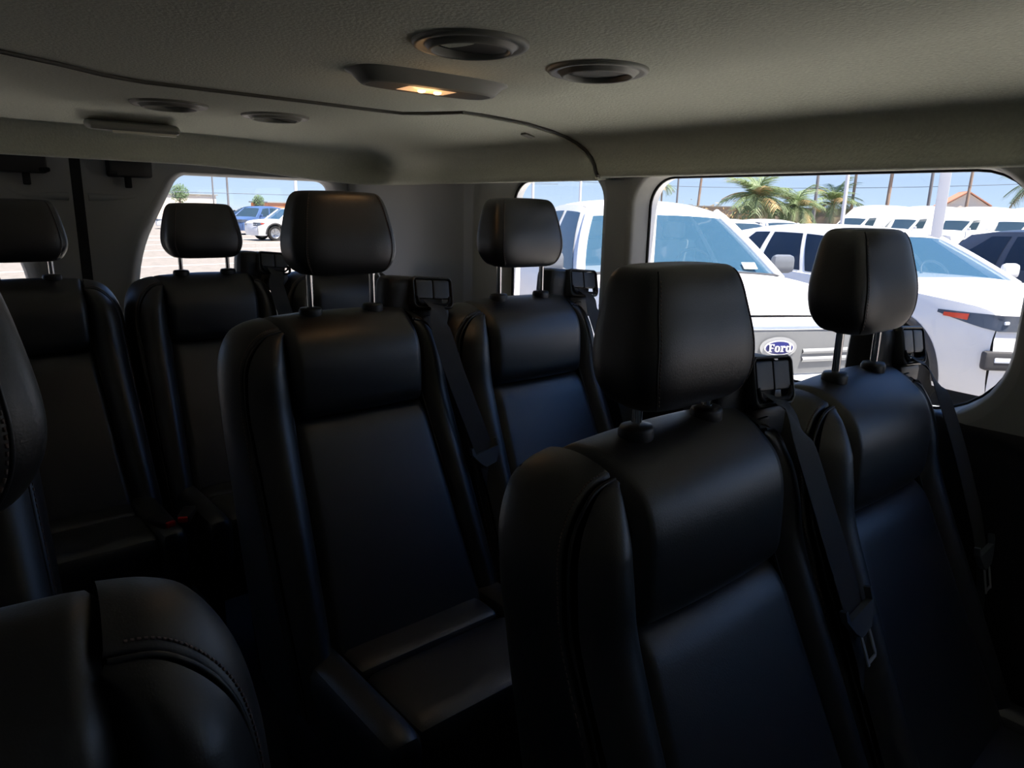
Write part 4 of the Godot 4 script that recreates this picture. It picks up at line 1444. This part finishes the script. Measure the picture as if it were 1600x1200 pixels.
func surroundings() -> void:
	var g := MB.new()
	g.grid(40, 40, func(u: float, v: float): return Vector3((u - 0.5) * 500 + 60, 0, (v - 0.5) * 500 - 40))
	struct("ground", g.done(), M.concrete, "sunlit pale concrete of the car lot")
	var ap := MB.new()  # added strip, out of view, throws light up through the side windows
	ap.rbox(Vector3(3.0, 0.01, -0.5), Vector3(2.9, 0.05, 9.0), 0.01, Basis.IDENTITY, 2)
	struct("ground_bounce_strip", ap.done(), M.bounce_strip, "unseen pale strip added beside the van to bounce light onto the ceiling")
	for i in 9:
		var b := MB.new()
		b.rbox(Vector3.ZERO, Vector3(30.0, 0.012, 0.11), 0.004, Basis.IDENTITY, 2)
		var o := part("parking_line", b.done(), M.stripe, self)
		o.position = Vector3(10.0 + i * 0.4, 0.004, -14.0 - 2.9 * i - 0.12 * i * i)
		o.rotation.y = 0.12
		tag(o, "white line painted across the lot behind the van, %s to the van" % ["nearest", "second nearest", "third nearest", "fourth nearest", "fifth nearest", "fourth farthest", "third farthest", "second farthest", "farthest"][i], "line", "painted lines on the lot")
	# palms right of the van
	palm("fan_palm", "distant palm crown at the left end of the large window", Vector3(94.5, 0, -73.9), 6.2, 0.16, 26, 2.3, 0.9, 11)
	palm("tall_palm", "tall palm trunk rising behind the pickup roof", Vector3(89.7, 0, -63.6), 13.0, 0.20, 24, 3.0, 0.9, 12, 0.9)
	palm("bushy_palm", "larger bushy palm above the parked white vehicles", Vector3(51.2, 0, -30.9), 3.0, 0.3, 54, 2.9, 0.85, 13)
	palm("bushy_palm", "smaller bushy palm right of the larger one", Vector3(54.1, 0, -29.2), 2.5, 0.28, 44, 2.3, 0.85, 14)
	palm("low_palm", "low palm crown behind the white light pole", Vector3(80.6, 0, -39.2), 3.4, 0.3, 30, 3.4, 0.7, 15)
	palm("tall_palm", "tall palm trunk just right of the white light pole", Vector3(82.0, 0, -37.8), 14.0, 0.17, 22, 3.0, 0.9, 16, 0.4)
	palm("tall_palm", "tall palm trunk midway between light pole and square post", Vector3(83.1, 0, -34.5), 12.5, 0.21, 24, 3.0, 0.9, 17, 0.5)
	palm("tall_palm", "tall palm trunk before the orange roof", Vector3(85.6, 0, -27.6), 14.0, 0.17, 24, 3.0, 0.9, 18, 0.6)
	palm("feather_palm", "palm fronds at the right end of the large window", Vector3(67.5, 0, -16.6), 4.6, 0.3, 28, 3.0, 0.7, 19)
	var sh := thing("hedge_shrub", "low tan and green shrub at the foot of the bushy palms", "shrub", Vector3(47.6, 0, -32.6))
	var rng := RandomNumberGenerator.new()
	rng.seed = 77
	var sb := MB.new()
	for i in 900:
		var p := Vector3(rng.randfn(0, 0.9), absf(rng.randfn(1.1, 0.65)), rng.randfn(0, 1.6))
		var d := Vector3(rng.randf_range(-1, 1), rng.randf_range(-0.3, 1), rng.randf_range(-1, 1)).normalized() * 0.28
		var e := d.cross(Vector3(rng.randf(), rng.randf(), rng.randf())).normalized() * 0.07
		sb.grid(1, 1, func(u: float, v: float): return p + d * v + e * (u - 0.5) * (1.0 - 0.6 * v))
	part("foliage", sb.done(), M.frond_dry, sh).set_meta("kind", "stuff")
	# poles
	pole("utility_pole", "thin grey pole between palm crown and tall palm", Vector3(80.0, 0, -60.0), 14.0, 0.13, "pole_grey")
	pole("utility_pole", "thin grey pole right of the bushy palms", Vector3(71.2, 0, -36.5), 14.0, 0.16, "pole_grey")
	pole("utility_pole", "thin dark pole just left of the square white post", Vector3(79.8, 0, -29.1), 15.0, 0.16, "pole_grey")
	pole("light_pole", "white round light pole in front of the vans", Vector3(36.2, 0, -17.05), 9.0, 0.10, "pole_white", false, true)
	pole("square_post", "thick square white post rising behind the dark car", Vector3(17.0, 0, -5.95), 6.5, 0.105, "pole_white", true)
	pole("light_pole", "left white pole in the narrow side window", Vector3(33.5, 0, -37.0), 9.0, 0.10, "pole_white", false, true)
	pole("light_pole", "right white pole in the narrow side window", Vector3(35.9, 0, -34.9), 9.0, 0.09, "pole_white", false, true)
	pole("light_pole", "white pole at the right end of the rear window", Vector3(24.7, 0, -54.7), 10.0, 0.13, "pole_white", false, true)
	pole("utility_pole", "left grey pole on the skyline in the rear window", Vector3(31.9, 0, -94.8), 6.6, 0.10, "pole_grey")
	pole("utility_pole", "right grey pole on the skyline in the rear window", Vector3(33.5, 0, -94.2), 6.0, 0.14, "pole_grey")
	cable("upper power cable crossing the sky in the rear window", Vector3(0, 4.55, -75), Vector3(60, 5.0, -62), 0.2)
	cable("lower power cable crossing the sky in the rear window", Vector3(0, 2.95, -78), Vector3(60, 3.2, -66), 0.15)
	cable("power cable sagging behind the palms in the large window", Vector3(75, 9.5, -75), Vector3(90, 7.8, -5), 1.6)
	cable("second power cable lower behind the palms", Vector3(75, 6.2, -75), Vector3(90, 6.6, -5), 1.2)
	# houses
	var h := thing("house", "house with orange tiled gable roof beyond the vans", "house", Vector3(104.6, 0, -34.2), -1.05)
	var b := MB.new()
	b.rbox(Vector3(0, 1.9, 0), Vector3(5.0, 3.8, 5.4), 0.05, Basis.IDENTITY, 2)
	b.prism(PackedVector2Array([Vector2(-2.4, 3.75), Vector2(2.4, 3.75), Vector2(0, 5.3)]), Transform3D(Basis.IDENTITY, Vector3(0, 0, 0.2)), 2.45)
	part("wall", b.done(), M.stucco, h)
	for s in [-1.0, 1.0]:
		b = MB.new()
		b.rbox(Vector3(s * 1.3, 4.62, 0), Vector3(3.25, 0.16, 5.9), 0.04, Basis(Vector3.BACK, -s * 0.57), 2)
		part("roof_slope", b.done(), M.roof_tile, h)
	b = MB.new()
	b.rbox(Vector3(0, 2.2, 2.72), Vector3(1.2, 1.2, 0.06), 0.02, Basis.IDENTITY, 2)
	part("window", b.done(), M.light_glass, h)
	var w := thing("long_building", "low tan building behind the bushy palms", "building", Vector3(83.8, 0, -44.7), 0.55)
	b = MB.new()
	b.rbox(Vector3(0, 1.45, 0), Vector3(3.0, 2.9, 26.0), 0.05, Basis.IDENTITY, 2)
	part("wall", b.done(), M.tan_wall, w)
	b = MB.new()
	b.rbox(Vector3(0, 2.95, 0), Vector3(3.3, 0.18, 26.3), 0.05, Basis.IDENTITY, 2)
	part("parapet", b.done(), M.trim, w)
	var far := [["long white building on the skyline in the rear window", Vector3(24, 0, -104), Vector3(22, 3.0, 5), "stucco"], ["low orange building on the skyline in the rear window", Vector3(40.5, 0, -98), Vector3(3.4, 2.2, 4), "orange_wall"]]
	for q in far:
		var hh := thing("far_building", q[0], "building", q[1], 0.2)
		b = MB.new()
		b.rbox(Vector3(0, q[2].y / 2, 0), q[2], 0.05, Basis.IDENTITY, 2)
		part("wall", b.done(), M[q[3]], hh)
		b = MB.new()
		b.rbox(Vector3(0, q[2].y + 0.08, 0), Vector3(q[2].x + 0.4, 0.2, q[2].z + 0.4), 0.05, Basis.IDENTITY, 2)
		part("roof", b.done(), M.trim, hh)
	for q in [[Vector3(25.4, 0, -86.3), 4.0, "leafy tree on the skyline in the rear window, left", 3], [Vector3(36.5, 0, -92), 3.1, "small leafy tree near the poles in the rear window", 4]]:
		var tr := thing("leafy_tree", q[2], "tree", q[0])
		b = MB.new()
		b.cone(Vector3.ZERO, Vector3(0, q[1] * 0.6, 0), 0.16, 0.10, 8)
		part("trunk", b.done(), M.trunk, tr)
		b = MB.new()
		rng.seed = q[3]
		for i in 700:
			var dir := Vector3(rng.randfn(), rng.randfn(), rng.randfn()).normalized()
			var rad: float = q[1] * 0.24 * pow(rng.randf(), 0.4)
			var p: Vector3 = Vector3(0, q[1] * 0.74, 0) + dir * rad * Vector3(1, 1.1, 1)
			var d := Vector3(rng.randfn(), rng.randfn(), rng.randfn()).normalized() * 0.22
			var e := d.cross(Vector3(0.3, 0.5, 0.8)).normalized() * 0.08
			b.grid(1, 1, func(u: float, v: float): return p + d * v + e * (u - 0.5) * (1.0 - 0.6 * v))
		part("foliage", b.done(), M.leafy, tr).set_meta("kind", "stuff")

func _ready() -> void:
	setup_view()
	make_materials()
	van_shell()
	seats()
	air_vent(Vector3(0.637, CEIL, -0.837), 0.7, 0.10, "large round ceiling vent nearest the camera, left of its pair")
	air_vent(Vector3(0.890, CEIL, -0.838), 0.7, 0.0, "round ceiling vent right of the nearest one")
	air_vent(Vector3(0.516, CEIL - 0.006, -1.770), 0.4, 0.12, "small far ceiling vent at left, over the rear rows")
	air_vent(Vector3(0.765, CEIL - 0.006, -1.790), 0.4, 0.30, "small far ceiling vent at right, its flap hanging open")
	dome_lamp()
	rear_lamp()
	surroundings()
	vehicles()
